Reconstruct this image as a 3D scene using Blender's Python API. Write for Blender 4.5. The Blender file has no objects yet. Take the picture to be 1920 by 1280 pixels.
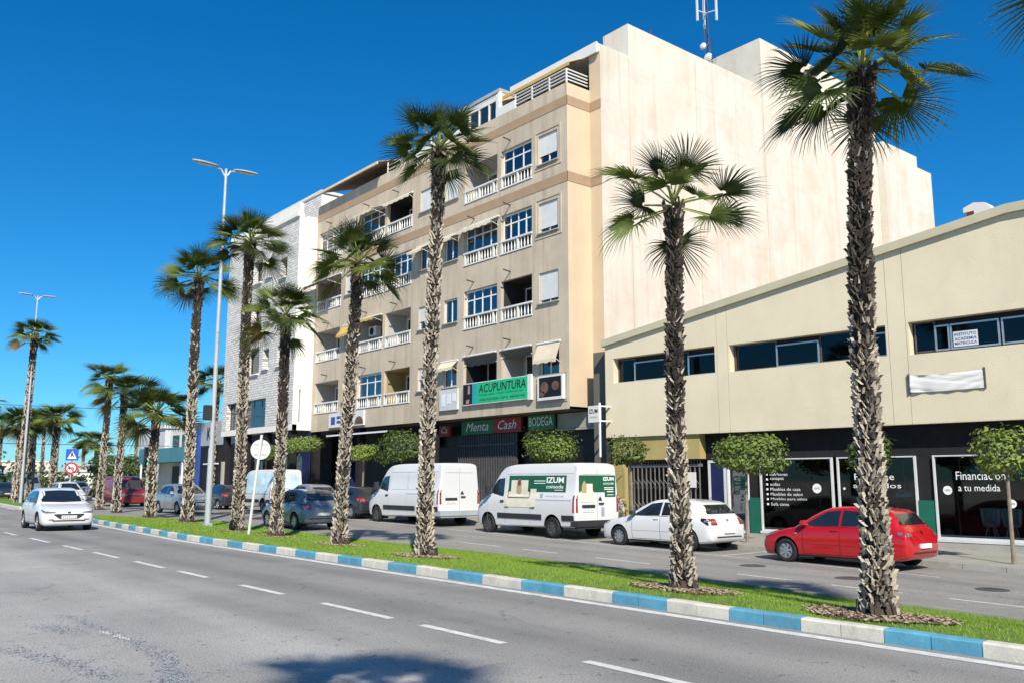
import bpy, bmesh, math, random
import numpy as np
from mathutils import Vector, Matrix
from mathutils.bvhtree import BVHTree
R = math.radians
rnd = random.Random(7)
C = bpy.context.scene.collection
S = bpy.context.scene
# ------------------------------------------------------------------ camera
cam = bpy.data.objects.new('camera', bpy.data.cameras.new('camera'))
C.objects.link(cam); S.camera = cam
cam.location = (0, 0, 1.7)
cam.rotation_euler = (R(90 + 8.955), 0, R(50.642))
cam.data.sensor_width = 36; cam.data.lens = 30.94
cam.data.clip_start = 0.1; cam.data.clip_end = 5000
# ------------------------------------------------------------------ sky, sun, exposure
SUN_EL, SUN_AZ = 39.0, 31.0           # azimuth measured from +X towards -Y
w = bpy.data.worlds.new('World'); S.world = w; w.use_nodes = True
nt = w.node_tree; nt.nodes.clear()
sky = nt.nodes.new('ShaderNodeTexSky'); sky.sky_type = 'NISHITA'; sky.sun_disc = False
sky.sun_elevation = R(SUN_EL); sky.sun_rotation = R(90 + SUN_AZ)
sky.air_density = 1.0; sky.dust_density = 0.25; sky.ozone_density = 2.5; sky.altitude = 10
hs = nt.nodes.new('ShaderNodeHueSaturation'); hs.inputs['Saturation'].default_value = 1.12
hs.inputs['Hue'].default_value = 0.5
bg = nt.nodes.new('ShaderNodeBackground'); bg.inputs['Strength'].default_value = 0.08
out = nt.nodes.new('ShaderNodeOutputWorld')
tn = nt.nodes.new('ShaderNodeMix'); tn.data_type = 'RGBA'; tn.blend_type = 'MULTIPLY'; tn.inputs[0].default_value = 1; tn.inputs[7].default_value = (.45,.89,1.24,1); nt.links.new(sky.outputs[0], tn.inputs[6]); nt.links.new(tn.outputs[2], hs.inputs['Color']); nt.links.new(hs.outputs[0], bg.inputs[0]); nt.links.new(bg.outputs[0], out.inputs[0])
sl = bpy.data.lights.new('sun', 'SUN'); sl.energy = 5.0; sl.angle = R(0.5); sl.color = (1, 0.92, 0.79)
so = bpy.data.objects.new('sun', sl); C.objects.link(so)
sd = Vector((math.cos(R(SUN_EL)) * math.cos(R(SUN_AZ)), -math.cos(R(SUN_EL)) * math.sin(R(SUN_AZ)), math.sin(R(SUN_EL))))
so.rotation_euler = sd.to_track_quat('Z', 'Y').to_euler(); so.location = (30, -20, 40)
S.view_settings.view_transform = 'Standard'; S.view_settings.look = 'None'
S.view_settings.exposure = 0.42; S.view_settings.gamma = 1; S.view_settings.use_curve_mapping = False
S.render.engine = 'CYCLES'
# ------------------------------------------------------------------ helpers
ORG = {}
class MB:
    """collects shapes with material slots; build() links them as one mesh object"""
    def __init__(s): s.v = []; s.f = []; s.m = []; s.cur = 0
    def quad(s, a, b, c, d):
        n = len(s.v); s.v += [a, b, c, d]; s.f.append((n, n+1, n+2, n+3)); s.m.append(s.cur); return s
    def poly(s, pts):
        n = len(s.v); s.v += list(pts); s.f.append(tuple(range(n, n+len(pts)))); s.m.append(s.cur); return s
    def box(s, x0, x1, y0, y1, z0, z1):
        n = len(s.v)
        s.v += [(x0,y0,z0),(x1,y0,z0),(x1,y1,z0),(x0,y1,z0),(x0,y0,z1),(x1,y0,z1),(x1,y1,z1),(x0,y1,z1)]
        for q in ((0,3,2,1),(4,5,6,7),(0,1,5,4),(1,2,6,5),(2,3,7,6),(3,0,4,7)):
            s.f.append(tuple(n+i for i in q)); s.m.append(s.cur)
        return s
    def hexa(s, b, t):
        """b,t: four bottom and four top points in the same order (counter-clockwise from above)"""
        n = len(s.v); s.v += list(b) + list(t)
        for q in ((0,3,2,1),(4,5,6,7),(0,1,5,4),(1,2,6,5),(2,3,7,6),(3,0,4,7)):
            s.f.append(tuple(n+i for i in q)); s.m.append(s.cur)
        return s
    def extr(s, pts, d):
        """polygon pts extruded by vector d"""
        n = len(s.v); k = len(pts)
        s.v += [tuple(p) for p in pts] + [tuple(p[i]+d[i] for i in range(3)) for p in pts]
        s.f.append(tuple(range(n+k-1, n-1, -1))); s.f.append(tuple(range(n+k, n+2*k))); s.m += [s.cur]*2
        for i in range(k):
            j = (i+1) % k; s.f.append((n+i, n+j, n+k+j, n+k+i)); s.m.append(s.cur)
        return s
    def tube(s, pts, rad, n=8, cap=True):
        pts = [Vector(p) for p in pts]; rings = []
        if not hasattr(rad, '__len__'): rad = [rad]*len(pts)
        for i, p in enumerate(pts):
            t = (pts[min(i+1, len(pts)-1)] - pts[max(i-1, 0)]).normalized()
            a = Vector((0,0,1)) if abs(t.z) < .9 else Vector((1,0,0))
            u = t.cross(a).normalized(); v = t.cross(u)
            b = len(s.v); rings.append(b)
            for k in range(n):
                g = 2*math.pi*k/n; q = p + (u*math.cos(g) + v*math.sin(g))*rad[i]; s.v.append(tuple(q))
        for i in range(len(pts)-1):
            for k in range(n):
                s.f.append((rings[i]+k, rings[i+1]+k, rings[i+1]+(k+1) % n, rings[i]+(k+1) % n)); s.m.append(s.cur)
        if cap:
            s.f.append(tuple(rings[0]+k for k in range(n))); s.f.append(tuple(rings[-1]+k for k in range(n-1, -1, -1))); s.m += [s.cur]*2
        return s
    def lathe(s, prof, n=16, axis='z', c=(0,0,0)):
        """prof: (radius, height) pairs"""
        b = len(s.v)
        for r, h in prof:
            for k in range(n):
                g = 2*math.pi*k/n; x, y = r*math.cos(g), r*math.sin(g)
                s.v.append((c[0]+x, c[1]+y, c[2]+h) if axis == 'z' else ((c[0]+x, c[1]+h, c[2]+y) if axis == 'y' else (c[0]+h, c[1]+x, c[2]+y)))
        for i in range(len(prof)-1):
            for k in range(n):
                q = (b+i*n+k, b+i*n+(k+1) % n, b+(i+1)*n+(k+1) % n, b+(i+1)*n+k)
                s.f.append(q if axis != 'y' else q[::-1]); s.m.append(s.cur)
        return s
    def add(s, verts, faces):
        n = len(s.v); s.v += [tuple(p) for p in verts]; s.f += [tuple(n+i for i in f) for f in faces]; s.m += [s.cur]*len(faces); return s
    def build(s, name, mats, parent=None, smooth=False, local=False, origin=None):
        if not isinstance(mats, (list, tuple)): mats = [mats]
        if parent is not None and not local: o = Vector(ORG.get(parent.name, (0,0,0)))
        elif parent is None and not local:
            if origin is None:
                a = np.array(s.v); mn, mx = a.min(0), a.max(0); origin = ((mn[0]+mx[0])/2, (mn[1]+mx[1])/2, mn[2])
            o = Vector(origin)
        else: o = Vector((0,0,0))
        me = bpy.data.meshes.new(name)
        me.from_pydata([(p[0]-o.x, p[1]-o.y, p[2]-o.z) for p in s.v], [], s.f)
        for m in mats: me.materials.append(m)
        me.polygons.foreach_set('material_index', s.m)
        if smooth: me.polygons.foreach_set('use_smooth', [True]*len(s.f))
        me.update()
        ob = bpy.data.objects.new(name, me); C.objects.link(ob)
        if parent is not None: ob.parent = parent; ORG[ob.name] = ORG.get(parent.name, (0,0,0))
        else: ob.location = o; ORG[ob.name] = tuple(o)
        return ob
def fixn(ob):
    bm = bmesh.new(); bm.from_mesh(ob.data); bmesh.ops.recalc_face_normals(bm, faces=bm.faces); bm.to_mesh(ob.data); bm.free(); return ob
def tag(o, label=None, cat=None, group=None, kind=None):
    if label: o['label'] = label
    if cat: o['category'] = cat
    if group: o['group'] = group
    if kind: o['kind'] = kind
    return o
def thing(name, label, cat, loc=(0,0,0), rz=0, group=None):
    o = bpy.data.objects.new(name, None); C.objects.link(o); o.empty_display_size = .2
    o.location = loc; o.rotation_euler = (0,0,rz); ORG[o.name] = tuple(loc)
    return tag(o, label, cat, group)
def struct(mb, name, mat, smooth=False, kind='structure', label=None):
    o = mb.build(name, mat, smooth=smooth); o['kind'] = kind
    if label: o['label'] = label
    return o
def copy_tree(o, parent=None):
    c = o.copy(); C.objects.link(c); c.parent = parent
    for ch in o.children: copy_tree(ch, c)
    return c
_tx = {}
def text_geo(body, size=1.0, shear=0.0, weight=0.0):
    """verts, faces of flat lettering in the xz plane, origin at its left foot, facing -y"""
    key = (body, size, shear, weight)
    if key not in _tx:
        cu = bpy.data.curves.new('t', 'FONT'); cu.body = body; cu.size = size; cu.shear = shear; cu.offset = weight; cu.resolution_u = 2
        ob = bpy.data.objects.new('t', cu); C.objects.link(ob)
        me = bpy.data.meshes.new_from_object(ob.evaluated_get(bpy.context.evaluated_depsgraph_get()))
        v = [(p.co.x, p.co.y) for p in me.vertices]; f = [tuple(p.vertices) for p in me.polygons]
        C.objects.unlink(ob); bpy.data.objects.remove(ob); bpy.data.curves.remove(cu); bpy.data.meshes.remove(me)
        _tx[key] = (v, f)
    return _tx[key]
def put_text(mb, body, x, y, z, width, height, shear=0, weight=0.0, axis='x'):
    """lettering fitted into a width x height box; axis x: reads along +x, faces -y; axis -y: reads along -y... faces -x; '+y': along +y, faces +x"""
    v, f = text_geo(body, 1.0, shear, weight); a = np.array(v); mn, mx = a.min(0), a.max(0)
    sx = width/(mx[0]-mn[0]); sz = height/(mx[1]-mn[1]); vs = []
    for p in v:
        u, t = (p[0]-mn[0])*sx, (p[1]-mn[1])*sz
        if axis == 'x': vs.append((x+u, y, z+t))
        elif axis == '+y': vs.append((x, y+u, z+t))
        elif axis == '-x': vs.append((x-u, y, z+t))
        else: vs.append((x, y-u, z+t))
    mb.add(vs, f)
def disc(mb, x, y, z, r, n=20, axis='y'):
    mb.poly([(x + r*math.cos(2*math.pi*k/n), y, z + r*math.sin(2*math.pi*k/n)) if axis == 'y' else (x, y + r*math.cos(2*math.pi*k/n), z + r*math.sin(2*math.pi*k/n)) for k in range(n)])
# ------------------------------------------------------------------ materials
M = {}
def pm(name, col, rough=.6, var=.12, scale=4., bump=0., bscale=60., metal=0., spec=.4, coat=0., stain=None, stretch=None, dist=.02, fine=0., randv=0., detail=4., emit=0.):
    m = bpy.data.materials.new(name); m.use_nodes = True; t = m.node_tree; n = t.nodes; b = n['Principled BSDF']
    b.inputs['Roughness'].default_value = rough; b.inputs['Metallic'].default_value = metal
    b.inputs['Specular IOR Level'].default_value = spec
    if coat: b.inputs['Coat Weight'].default_value = coat; b.inputs['Coat Roughness'].default_value = .04
    tc = n.new('ShaderNodeTexCoord'); co = tc.outputs['Object']
    def noise(sc, det=detail, ro=.6, vec=None, dis=0.):
        x = n.new('ShaderNodeTexNoise'); x.inputs['Scale'].default_value = sc; x.inputs['Detail'].default_value = det
        x.inputs['Roughness'].default_value = ro; x.inputs['Distortion'].default_value = dis; t.links.new(vec or co, x.inputs['Vector']); return x.outputs['Fac']
    def ramp(f, a, c, lo=.3, hi=.7):
        r = n.new('ShaderNodeMapRange'); r.inputs['From Min'].default_value = lo; r.inputs['From Max'].default_value = hi
        r.inputs['To Min'].default_value = a; r.inputs['To Max'].default_value = c; t.links.new(f, r.inputs['Value']); return r.outputs[0]
    def mul(colout, f):
        x = n.new('ShaderNodeMix'); x.data_type = 'RGBA'; x.blend_type = 'MULTIPLY'; x.inputs['Factor'].default_value = 1
        t.links.new(colout, x.inputs[6]); t.links.new(f, x.inputs[7]); return x.outputs[2]
    rgb = n.new('ShaderNodeRGB'); rgb.outputs[0].default_value = (*col, 1); c = rgb.outputs[0]
    if var: c = mul(c, ramp(noise(scale), 1-var, 1+var))
    if fine: c = mul(c, ramp(noise(bscale*1.3, 2), 1-fine, 1+fine))
    if randv:
        oi = n.new('ShaderNodeObjectInfo'); c = mul(c, ramp(oi.outputs['Random'], 1-randv, 1+randv, 0, 1))
    if stain:
        mp = n.new('ShaderNodeMapping'); mp.inputs['Scale'].default_value = stretch or (1.2, 1.2, .12); t.links.new(co, mp.inputs['Vector'])
        f = ramp(noise(1.6, 6, .65, mp.outputs[0], .4), 0, stain[3], .5, .78)
        x = n.new('ShaderNodeMix'); x.data_type = 'RGBA'; t.links.new(f, x.inputs[0]); t.links.new(c, x.inputs[6]); x.inputs[7].default_value = (*stain[:3], 1); c = x.outputs[2]
    t.links.new(c, b.inputs['Base Color'])
    if rough > .15: t.links.new(ramp(noise(scale*2.3), rough*.88, min(1, rough*1.12)), b.inputs['Roughness'])
    if bump:
        bp = n.new('ShaderNodeBump'); bp.inputs['Strength'].default_value = bump; bp.inputs['Distance'].default_value = dist
        t.links.new(noise(bscale, 5, .6), bp.inputs['Height']); t.links.new(bp.outputs[0], b.inputs['Normal'])
    if emit:
        t.links.new(c, b.inputs['Emission Color']); b.inputs['Emission Strength'].default_value = emit
    M[name] = m; return m
pm('beige', (.50,.425,.325), .85, .12, .7, .3, 60, stain=(.30,.21,.135,.7), stretch=(1.7,1.7,.09), fine=.06)
pm('peach', (.58,.46,.32), .85, .06, .7, .2, 70, stain=(.5,.33,.2,.4), fine=.04)  # facade paint again, sunlit tone of the return wall put into the colour
pm('band', (.36,.25,.16), .85, .1, 1.2, .2, 70, fine=.05)
pm('party', (.60,.575,.50), .9, .05, .5, .25, 45, stain=(.52,.40,.28,.7), stretch=(.45,.45,.22), fine=.04)
pm('whitewall', (.74,.72,.67), .85, .05, .8, .1, 60, stain=(.5,.46,.4,.3))
pm('white', (.66,.655,.63), .5, .04, 2.)
pm('whitemetal', (.72,.73,.74), .4, .05, 2., spec=.5)
pm('greywhite', (.55,.57,.58), .6, .08, 2.)
pm('shutter', (.70,.71,.70), .55, .06, 3., bump=.15, bscale=20)
pm('ochre', (.34,.26,.12), .9, .12, 1.3, .2, 60)
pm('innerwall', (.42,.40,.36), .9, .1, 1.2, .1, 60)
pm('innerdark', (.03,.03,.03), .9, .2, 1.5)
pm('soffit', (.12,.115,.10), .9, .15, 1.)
pm('concrete', (.33,.32,.29), .9, .12, 1.4, .3, 50, fine=.06)
pm('warehouse', (.65,.575,.42), .92, .06, .5, .4, 34, dist=.03, fine=.10, stain=(.5,.44,.3,.35), stretch=(.6,.6,.2))
pm('cornice', (.46,.42,.30), .9, .1, .8, .3, 50)
pm('mustard', (.37,.30,.12), .9, .1, 1., .3, 60, fine=.05)
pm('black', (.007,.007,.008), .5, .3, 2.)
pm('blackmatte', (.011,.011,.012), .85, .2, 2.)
pm('darkmetal', (.10,.10,.105), .5, .2, 3., metal=.4)
pm('gatemetal', (.22,.21,.20), .55, .2, 3., metal=.3)
pm('navy', (.012,.016,.07), .5, .2, 1.5)
pm('blue', (.03,.07,.28), .5, .1, 1.5)
pm('teal', (.06,.20,.25), .5, .12, 1.5)
pm('greysheet', (.33,.36,.38), .5, .1, 1.5)
pm('lowwall', (.55,.50,.43), .9, .1, .8, .2, 60, fine=.05)
pm('green_sign', (.02,.42,.19), .4, .05, 2.)
pm('green_dark', (.015,.10,.05), .4, .1, 2.)
pm('green_panel', (.012,.12,.075), .45, .1, 2.)
pm('teal_print', (.03,.32,.36), .4, .1, 2.)
pm('red_sign', (.30,.02,.02), .45, .1, 2.)
pm('sign_green2', (.02,.16,.05), .45, .1, 2.)
pm('cream_print', (.70,.65,.52), .5, .1, 3.)
pm('tan_print', (.42,.30,.18), .5, .2, 3.)
pm('brown_print', (.14,.07,.05), .5, .4, 3.)
pm('pink_print', (.45,.20,.18), .5, .2, 3.)
pm('ink', (.01,.015,.012), .5, 0)
pm('vinyl', (.80,.80,.80), .5, 0)
pm('greyink', (.30,.33,.36), .5, 0)
pm('awning_yellow', (.50,.34,.10), .8, .1, 2.)
pm('awning_cream', (.62,.54,.40), .8, .1, 2.)
pm('awning_brown', (.32,.22,.15), .85, .15, 2.)
pm('awning_dark', (.05,.035,.03), .9, .2, 2.)
pm('terracotta', (.42,.17,.10), .85, .2, 3., .2, 40)
pm('steel', (.55,.57,.58), .35, .08, 3., metal=.8)
pm('galv', (.46,.48,.49), .45, .1, 2., metal=.3)
pm('asphalt', (.2,.2,.2), .85, .0)
pm('asphalt2', (.2,.2,.2), .85, .0)
pm('pave', (.30,.285,.25), .9, .12, 1.2, .35, 50, fine=.1)
pm('kerbgrey', (.30,.29,.27), .9, .15, 3., .3, 60, fine=.08)
pm('kerbwhite', (.58,.55,.48), .85, .10, 5., .3, 60, fine=.08, randv=.06, stain=(.30,.26,.2,.5), stretch=(4,4,4))
pm('kerbblue', (.09,.30,.42), .75, .14, 5., .3, 60, fine=.08, randv=.10, stain=(.22,.30,.36,.6), stretch=(5,5,5))
pm('paint', (.62,.62,.60), .8, .15, 6., .2, 80, fine=.15, stain=(.25,.25,.24,.9), stretch=(3,6,3))
pm('soil', (.15,.10,.065), .95, .3, 6., .6, 40)
pm('chip', (.32,.25,.18), .9, .35, 30.)
pm('chip_dark', (.10,.065,.045), .9, .35, 30.)
pm('turf', (.13,.22,.03), .9, .4, 1.0, .6, 90, fine=.25)
pm('rubber', (.016,.016,.017), .8, .2, 5.)
pm('alloy', (.55,.56,.58), .3, .05, 3., metal=.85)
pm('plastic', (.028,.028,.03), .55, .2, 3.)
pm('underbody', (.012,.012,.012), .9, .2, 3.)
pm('plate', (.75,.75,.72), .5, .03, 3.)
pm('car_red', (.42,.004,.008), .28, .03, 1., coat=1.)
pm('car_white', (.64,.64,.64), .3, .02, 1., coat=.8)
pm('van_white', (.62,.625,.63), .38, .03, 1., coat=.4)
pm('car_bluegrey', (.17,.21,.25), .3, .04, 1., metal=.4, coat=.9)
pm('car_silver', (.42,.44,.46), .3, .04, 1., metal=.6, coat=.8)
pm('car_dark', (.02,.024,.032), .3, .05, 1., coat=.9)
pm('car_maroon', (.22,.025,.03), .3, .04, 1., coat=.8)
pm('light_red', (.35,.01,.01), .15, .05, 6., coat=.8)
pm('light_clear', (.26,.28,.30), .12, .5, 24., metal=.6, coat=.8)
pm('chrome', (.7,.7,.72), .12, 0, metal=1.)
pm('sticker', (.50,.66,.72), .4, .35, 1.6)
pm('signred', (.55,.015,.02), .4, .05, 2.)
pm('signblue', (.02,.09,.42), .4, .05, 2.)
pm('boot', (.40,.35,.28), .9, .3, 9., .3, 60, fine=.15)
pm('boot_dark', (.06,.047,.037), .9, .35, 9., .3, 60)
pm('fibre', (.025,.018,.014), .95, .4, 14., .8, 40)
pm('bark', (.22,.18,.14), .9, .25, 8., .5, 40)
pm('petiole', (.22,.26,.06), .6, .15, 4.)
pm('lamp_lens', (.55,.56,.55), .3, .05, 4.)
pm('green_lamp', (.02,.60,.40), .3, 0, emit=1.6)
pm('wire', (.03,.03,.03), .7, 0)
pm('hill', (.12,.15,.12), .95, .2, .02)
def asphalt(name, c0, c1, worn):
    m = M[name]; t = m.node_tree; n = t.nodes; n.clear()
    o = n.new('ShaderNodeOutputMaterial'); b = n.new('ShaderNodeBsdfPrincipled'); t.links.new(b.outputs[0], o.inputs[0])
    b.inputs['Roughness'].default_value = .8; b.inputs['Specular IOR Level'].default_value = .35
    g = n.new('ShaderNodeNewGeometry'); P = g.outputs['Position']
    def nz(sc, det=3, vec=P, dis=0., ro=.6):
        x = n.new('ShaderNodeTexNoise'); x.inputs['Scale'].default_value = sc; x.inputs['Detail'].default_value = det; x.inputs['Roughness'].default_value = ro
        x.inputs['Distortion'].default_value = dis; t.links.new(vec, x.inputs['Vector']); return x.outputs['Fac']
    def rg(f, lo, hi, a, c):
        r = n.new('ShaderNodeMapRange'); r.inputs[1].default_value = lo; r.inputs[2].default_value = hi; r.inputs[3].default_value = a; r.inputs[4].default_value = c; t.links.new(f, r.inputs[0]); return r.outputs[0]
    def mx(f, a, c, bt='MIX'):
        x = n.new('ShaderNodeMix'); x.data_type = 'RGBA'; x.blend_type = bt
        if isinstance(f, float): x.inputs[0].default_value = f
        else: t.links.new(f, x.inputs[0])
        for i, q in ((6, a), (7, c)):
            if isinstance(q, tuple): x.inputs[i].default_value = (*q, 1)
            else: t.links.new(q, x.inputs[i])
        return x.outputs[2]
    mp = n.new('ShaderNodeMapping'); mp.inputs['Scale'].default_value = (.06, .9, 1); t.links.new(P, mp.inputs[0])
    wheel = nz(1.0, 4, mp.outputs[0])                       # long wear streaks along the lanes
    c = mx(rg(wheel, .35, .68, 0, 1), c0, c1)
    c = mx(rg(nz(.35, 4), .3, .7, 0, .6), c, worn)
    c = mx(rg(nz(.16, 5, P, .8), .56, .66, 0, .22), c, (c0[0]*.8, c0[1]*.84, c0[2]*.92))
    sx = n.new('ShaderNodeSeparateXYZ'); t.links.new(P, sx.inputs[0])
    for yc, wd, am in ((6.7,.55,.80),(8.3,.5,.82),(3.2,.6,.9),(4.9,.5,.88),(17.9,.5,.88),(19.3,.4,.88)):      # rubber-darkened wheel tracks
        d = n.new('ShaderNodeMath'); d.operation = 'SUBTRACT'; t.links.new(sx.outputs[1], d.inputs[0]); d.inputs[1].default_value = yc
        a = n.new('ShaderNodeMath'); a.operation = 'ABSOLUTE'; t.links.new(d.outputs[0], a.inputs[0])
        jn = n.new('ShaderNodeMath'); jn.operation = 'ADD'; t.links.new(a.outputs[0], jn.inputs[0]); t.links.new(rg(nz(.5, 3), .2, .8, -.25, .25), jn.inputs[1])
        c = mx(1.0, c, rg(jn.outputs[0], 0, wd, am, 1.0), 'MULTIPLY')
    if name == 'asphalt':                                    # older bleached surface beyond the lane line
        yn = n.new('ShaderNodeMath'); yn.operation = 'ADD'; t.links.new(sx.outputs[1], yn.inputs[0]); t.links.new(rg(nz(.6, 4), .2, .8, -.5, .5), yn.inputs[1])
        c = mx(1.0, c, rg(yn.outputs[0], 4.6, 5.8, 1.28, .95), 'MULTIPLY')
    c = mx(1.0, c, rg(nz(48, 3), .25, .75, .5, 1.5), 'MULTIPLY')     # aggregate
    c = mx(1.0, c, rg(nz(170, 2), .3, .7, .78, 1.22), 'MULTIPLY')
    c = mx(rg(nz(7.5, 3, P, 1.0, .65), .63, .69, 0, .6), c, (.05,.05,.052)); c = mx(rg(nz(2.6, 4, P, 1.5, .7), .66, .70, 0, .5), c, (.06,.06,.062))   # small dark patches
    vo = n.new('ShaderNodeTexVoronoi'); vo.feature = 'DISTANCE_TO_EDGE'; vo.inputs['Scale'].default_value = .42
    wv = n.new('ShaderNodeVectorMath'); wv.operation = 'ADD'; t.links.new(P, wv.inputs[0])
    ns = n.new('ShaderNodeTexNoise'); ns.inputs['Scale'].default_value = 1.4; ns.inputs['Detail'].default_value = 4; t.links.new(P, ns.inputs['Vector']); t.links.new(ns.outputs['Color'], wv.inputs[1]); t.links.new(wv.outputs[0], vo.inputs['Vector'])
    crack = rg(vo.outputs['Distance'], .004, .014, 1, 0)
    cm = n.new('ShaderNodeMath'); cm.operation = 'MULTIPLY'; t.links.new(crack, cm.inputs[0]); t.links.new(rg(nz(.22, 2), .52, .62, 0, .28), cm.inputs[1])
    c = mx(cm.outputs[0], c, (.03,.03,.03))
    t.links.new(c, b.inputs['Base Color'])
    bp = n.new('ShaderNodeBump'); bp.inputs['Strength'].default_value = .55; bp.inputs['Distance'].default_value = .012; t.links.new(nz(75, 3), bp.inputs['Height']); t.links.new(bp.outputs[0], b.inputs['Normal'])
asphalt('asphalt', (.19,.19,.186), (.27,.265,.253), (.36,.348,.322))
asphalt('asphalt2', (.19,.185,.172), (.26,.251,.233), (.31,.296,.27))
def party_wear():
    """drip streaks, patches and hairline cracks on the blank side wall"""
    m = M['party']; t = m.node_tree; n = t.nodes; b = n['Principled BSDF']; src = b.inputs['Base Color'].links[0].from_socket
    tc = n.new('ShaderNodeTexCoord')
    def nz(sc, mp, det=5, dis=0.):
        k = n.new('ShaderNodeMapping'); k.inputs['Scale'].default_value = mp; t.links.new(tc.outputs['Object'], k.inputs[0]); x = n.new('ShaderNodeTexNoise'); x.inputs['Scale'].default_value = sc; x.inputs['Detail'].default_value = det; x.inputs['Distortion'].default_value = dis; t.links.new(k.outputs[0], x.inputs['Vector']); return x.outputs['Fac']
    def rg(f, lo, hi, a, c):
        r = n.new('ShaderNodeMapRange'); r.inputs[1].default_value = lo; r.inputs[2].default_value = hi; r.inputs[3].default_value = a; r.inputs[4].default_value = c; t.links.new(f, r.inputs[0]); return r.outputs[0]
    def mix(f, c, col):
        x = n.new('ShaderNodeMix'); x.data_type = 'RGBA'; t.links.new(f, x.inputs[0]); t.links.new(c, x.inputs[6]); x.inputs[7].default_value = (*col, 1); return x.outputs[2]
    c = mix(rg(nz(2.6, (1,1,.035)), .54, .74, 0, .45), src, (.44,.36,.27))
    c = mix(rg(nz(.5, (1,1,1), 6, 1.), .55, .68, 0, .40), c, (.56,.455,.335))
    c = mix(rg(nz(.8, (.3,.3,2.2), 4), .60, .66, 0, .22), c, (.46,.40,.34))
    v = n.new('ShaderNodeTexVoronoi'); v.feature = 'DISTANCE_TO_EDGE'; v.inputs['Scale'].default_value = .22; ad = n.new('ShaderNodeVectorMath'); ad.operation = 'ADD'
    q = n.new('ShaderNodeTexNoise'); q.inputs['Scale'].default_value = .9; q.inputs['Detail'].default_value = 5; t.links.new(tc.outputs['Object'], q.inputs['Vector']); t.links.new(tc.outputs['Object'], ad.inputs[0]); t.links.new(q.outputs['Color'], ad.inputs[1]); t.links.new(ad.outputs[0], v.inputs['Vector'])
    c = mix(rg(v.outputs['Distance'], .001, .005, .14, 0), c, (.30,.24,.19))
    t.links.new(c, b.inputs['Base Color'])
party_wear()
def glass(name, tint, refl, interior_see):
    m = bpy.data.materials.new(name); m.use_nodes = True; t = m.node_tree; n = t.nodes; n.clear()
    o = n.new('ShaderNodeOutputMaterial'); tr = n.new('ShaderNodeBsdfTransparent'); tr.inputs[0].default_value = (*tint, 1)
    gl = n.new('ShaderNodeBsdfGlossy'); gl.inputs['Roughness'].default_value = .03; gl.inputs[0].default_value = (.6,.6,.6,1) if name == 'darkglass' else (1,1,1,1)
    fr = n.new('ShaderNodeFresnel'); fr.inputs[0].default_value = 1.5
    mr = n.new('ShaderNodeMapRange'); mr.inputs[1].default_value = 0; mr.inputs[2].default_value = 1; mr.inputs[3].default_value = refl; mr.inputs[4].default_value = 1; t.links.new(fr.outputs[0], mr.inputs[0])
    tcn = n.new('ShaderNodeTexCoord'); nz = n.new('ShaderNodeTexNoise'); nz.inputs['Scale'].default_value = .8; t.links.new(tcn.outputs['Object'], nz.inputs['Vector'])
    bp = n.new('ShaderNodeBump'); bp.inputs['Strength'].default_value = .05; bp.inputs['Distance'].default_value = .02; t.links.new(nz.outputs[0], bp.inputs['Height']); t.links.new(bp.outputs[0], gl.inputs['Normal'])
    x = n.new('ShaderNodeMixShader'); t.links.new(mr.outputs[0], x.inputs[0]); t.links.new(tr.outputs[0], x.inputs[1]); t.links.new(gl.outputs[0], x.inputs[2]); t.links.new(x.outputs[0], o.inputs[0])
    M[name] = m
glass('shopglass', (.62,.66,.66), .0, 1)
glass('winglass', (.45,.60,.72), .12, 1)
glass('darkglass', (.30,.36,.38), .02, 1)
def carglass():
    m = pm('carglass', (.012,.017,.02), .05, .25, 1.5, spec=.9, coat=.6); return m
carglass()
pm('curtain_blue', (.10,.27,.42), .8, .25, 2.)  # blue put behind panes as the sky's reflection in them
def leafmat(name, c0, c1, trans, rough=.55):
    m = bpy.data.materials.new(name); m.use_nodes = True; t = m.node_tree; n = t.nodes; n.clear()
    o = n.new('ShaderNodeOutputMaterial'); b = n.new('ShaderNodeBsdfPrincipled'); b.inputs['Roughness'].default_value = rough; b.inputs['Specular IOR Level'].default_value = .45
    tl = n.new('ShaderNodeBsdfTranslucent'); x = n.new('ShaderNodeMixShader'); x.inputs[0].default_value = trans
    oi = n.new('ShaderNodeObjectInfo'); tc = n.new('ShaderNodeTexCoord'); nz = n.new('ShaderNodeTexNoise'); nz.inputs['Scale'].default_value = 2.2; nz.inputs['Detail'].default_value = 4
    t.links.new(tc.outputs['Object'], nz.inputs['Vector'])
    ad = n.new('ShaderNodeMath'); ad.operation = 'ADD'; t.links.new(oi.outputs['Random'], ad.inputs[0]); t.links.new(nz.outputs[0], ad.inputs[1])
    mr = n.new('ShaderNodeMapRange'); mr.inputs[1].default_value = .45; mr.inputs[2].default_value = 1.35; t.links.new(ad.outputs[0], mr.inputs[0])
    mc = n.new('ShaderNodeMix'); mc.data_type = 'RGBA'; t.links.new(mr.outputs[0], mc.inputs[0]); mc.inputs[6].default_value = (*c0, 1); mc.inputs[7].default_value = (*c1, 1)
    t.links.new(mc.outputs[2], b.inputs['Base Color']); t.links.new(mc.outputs[2], tl.inputs[0])
    t.links.new(b.outputs[0], x.inputs[1]); t.links.new(tl.outputs[0], x.inputs[2]); t.links.new(x.outputs[0], o.inputs[0]); M[name] = m
leafmat('frond', (.024,.044,.009), (.125,.165,.023), .17)
leafmat('frond_dry', (.12,.10,.03), (.24,.17,.05), .2, .8)
leafmat('ficus', (.04,.075,.015), (.20,.27,.05), .22)
leafmat('grassblade', (.11,.23,.02), (.25,.36,.045), .28)
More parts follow.
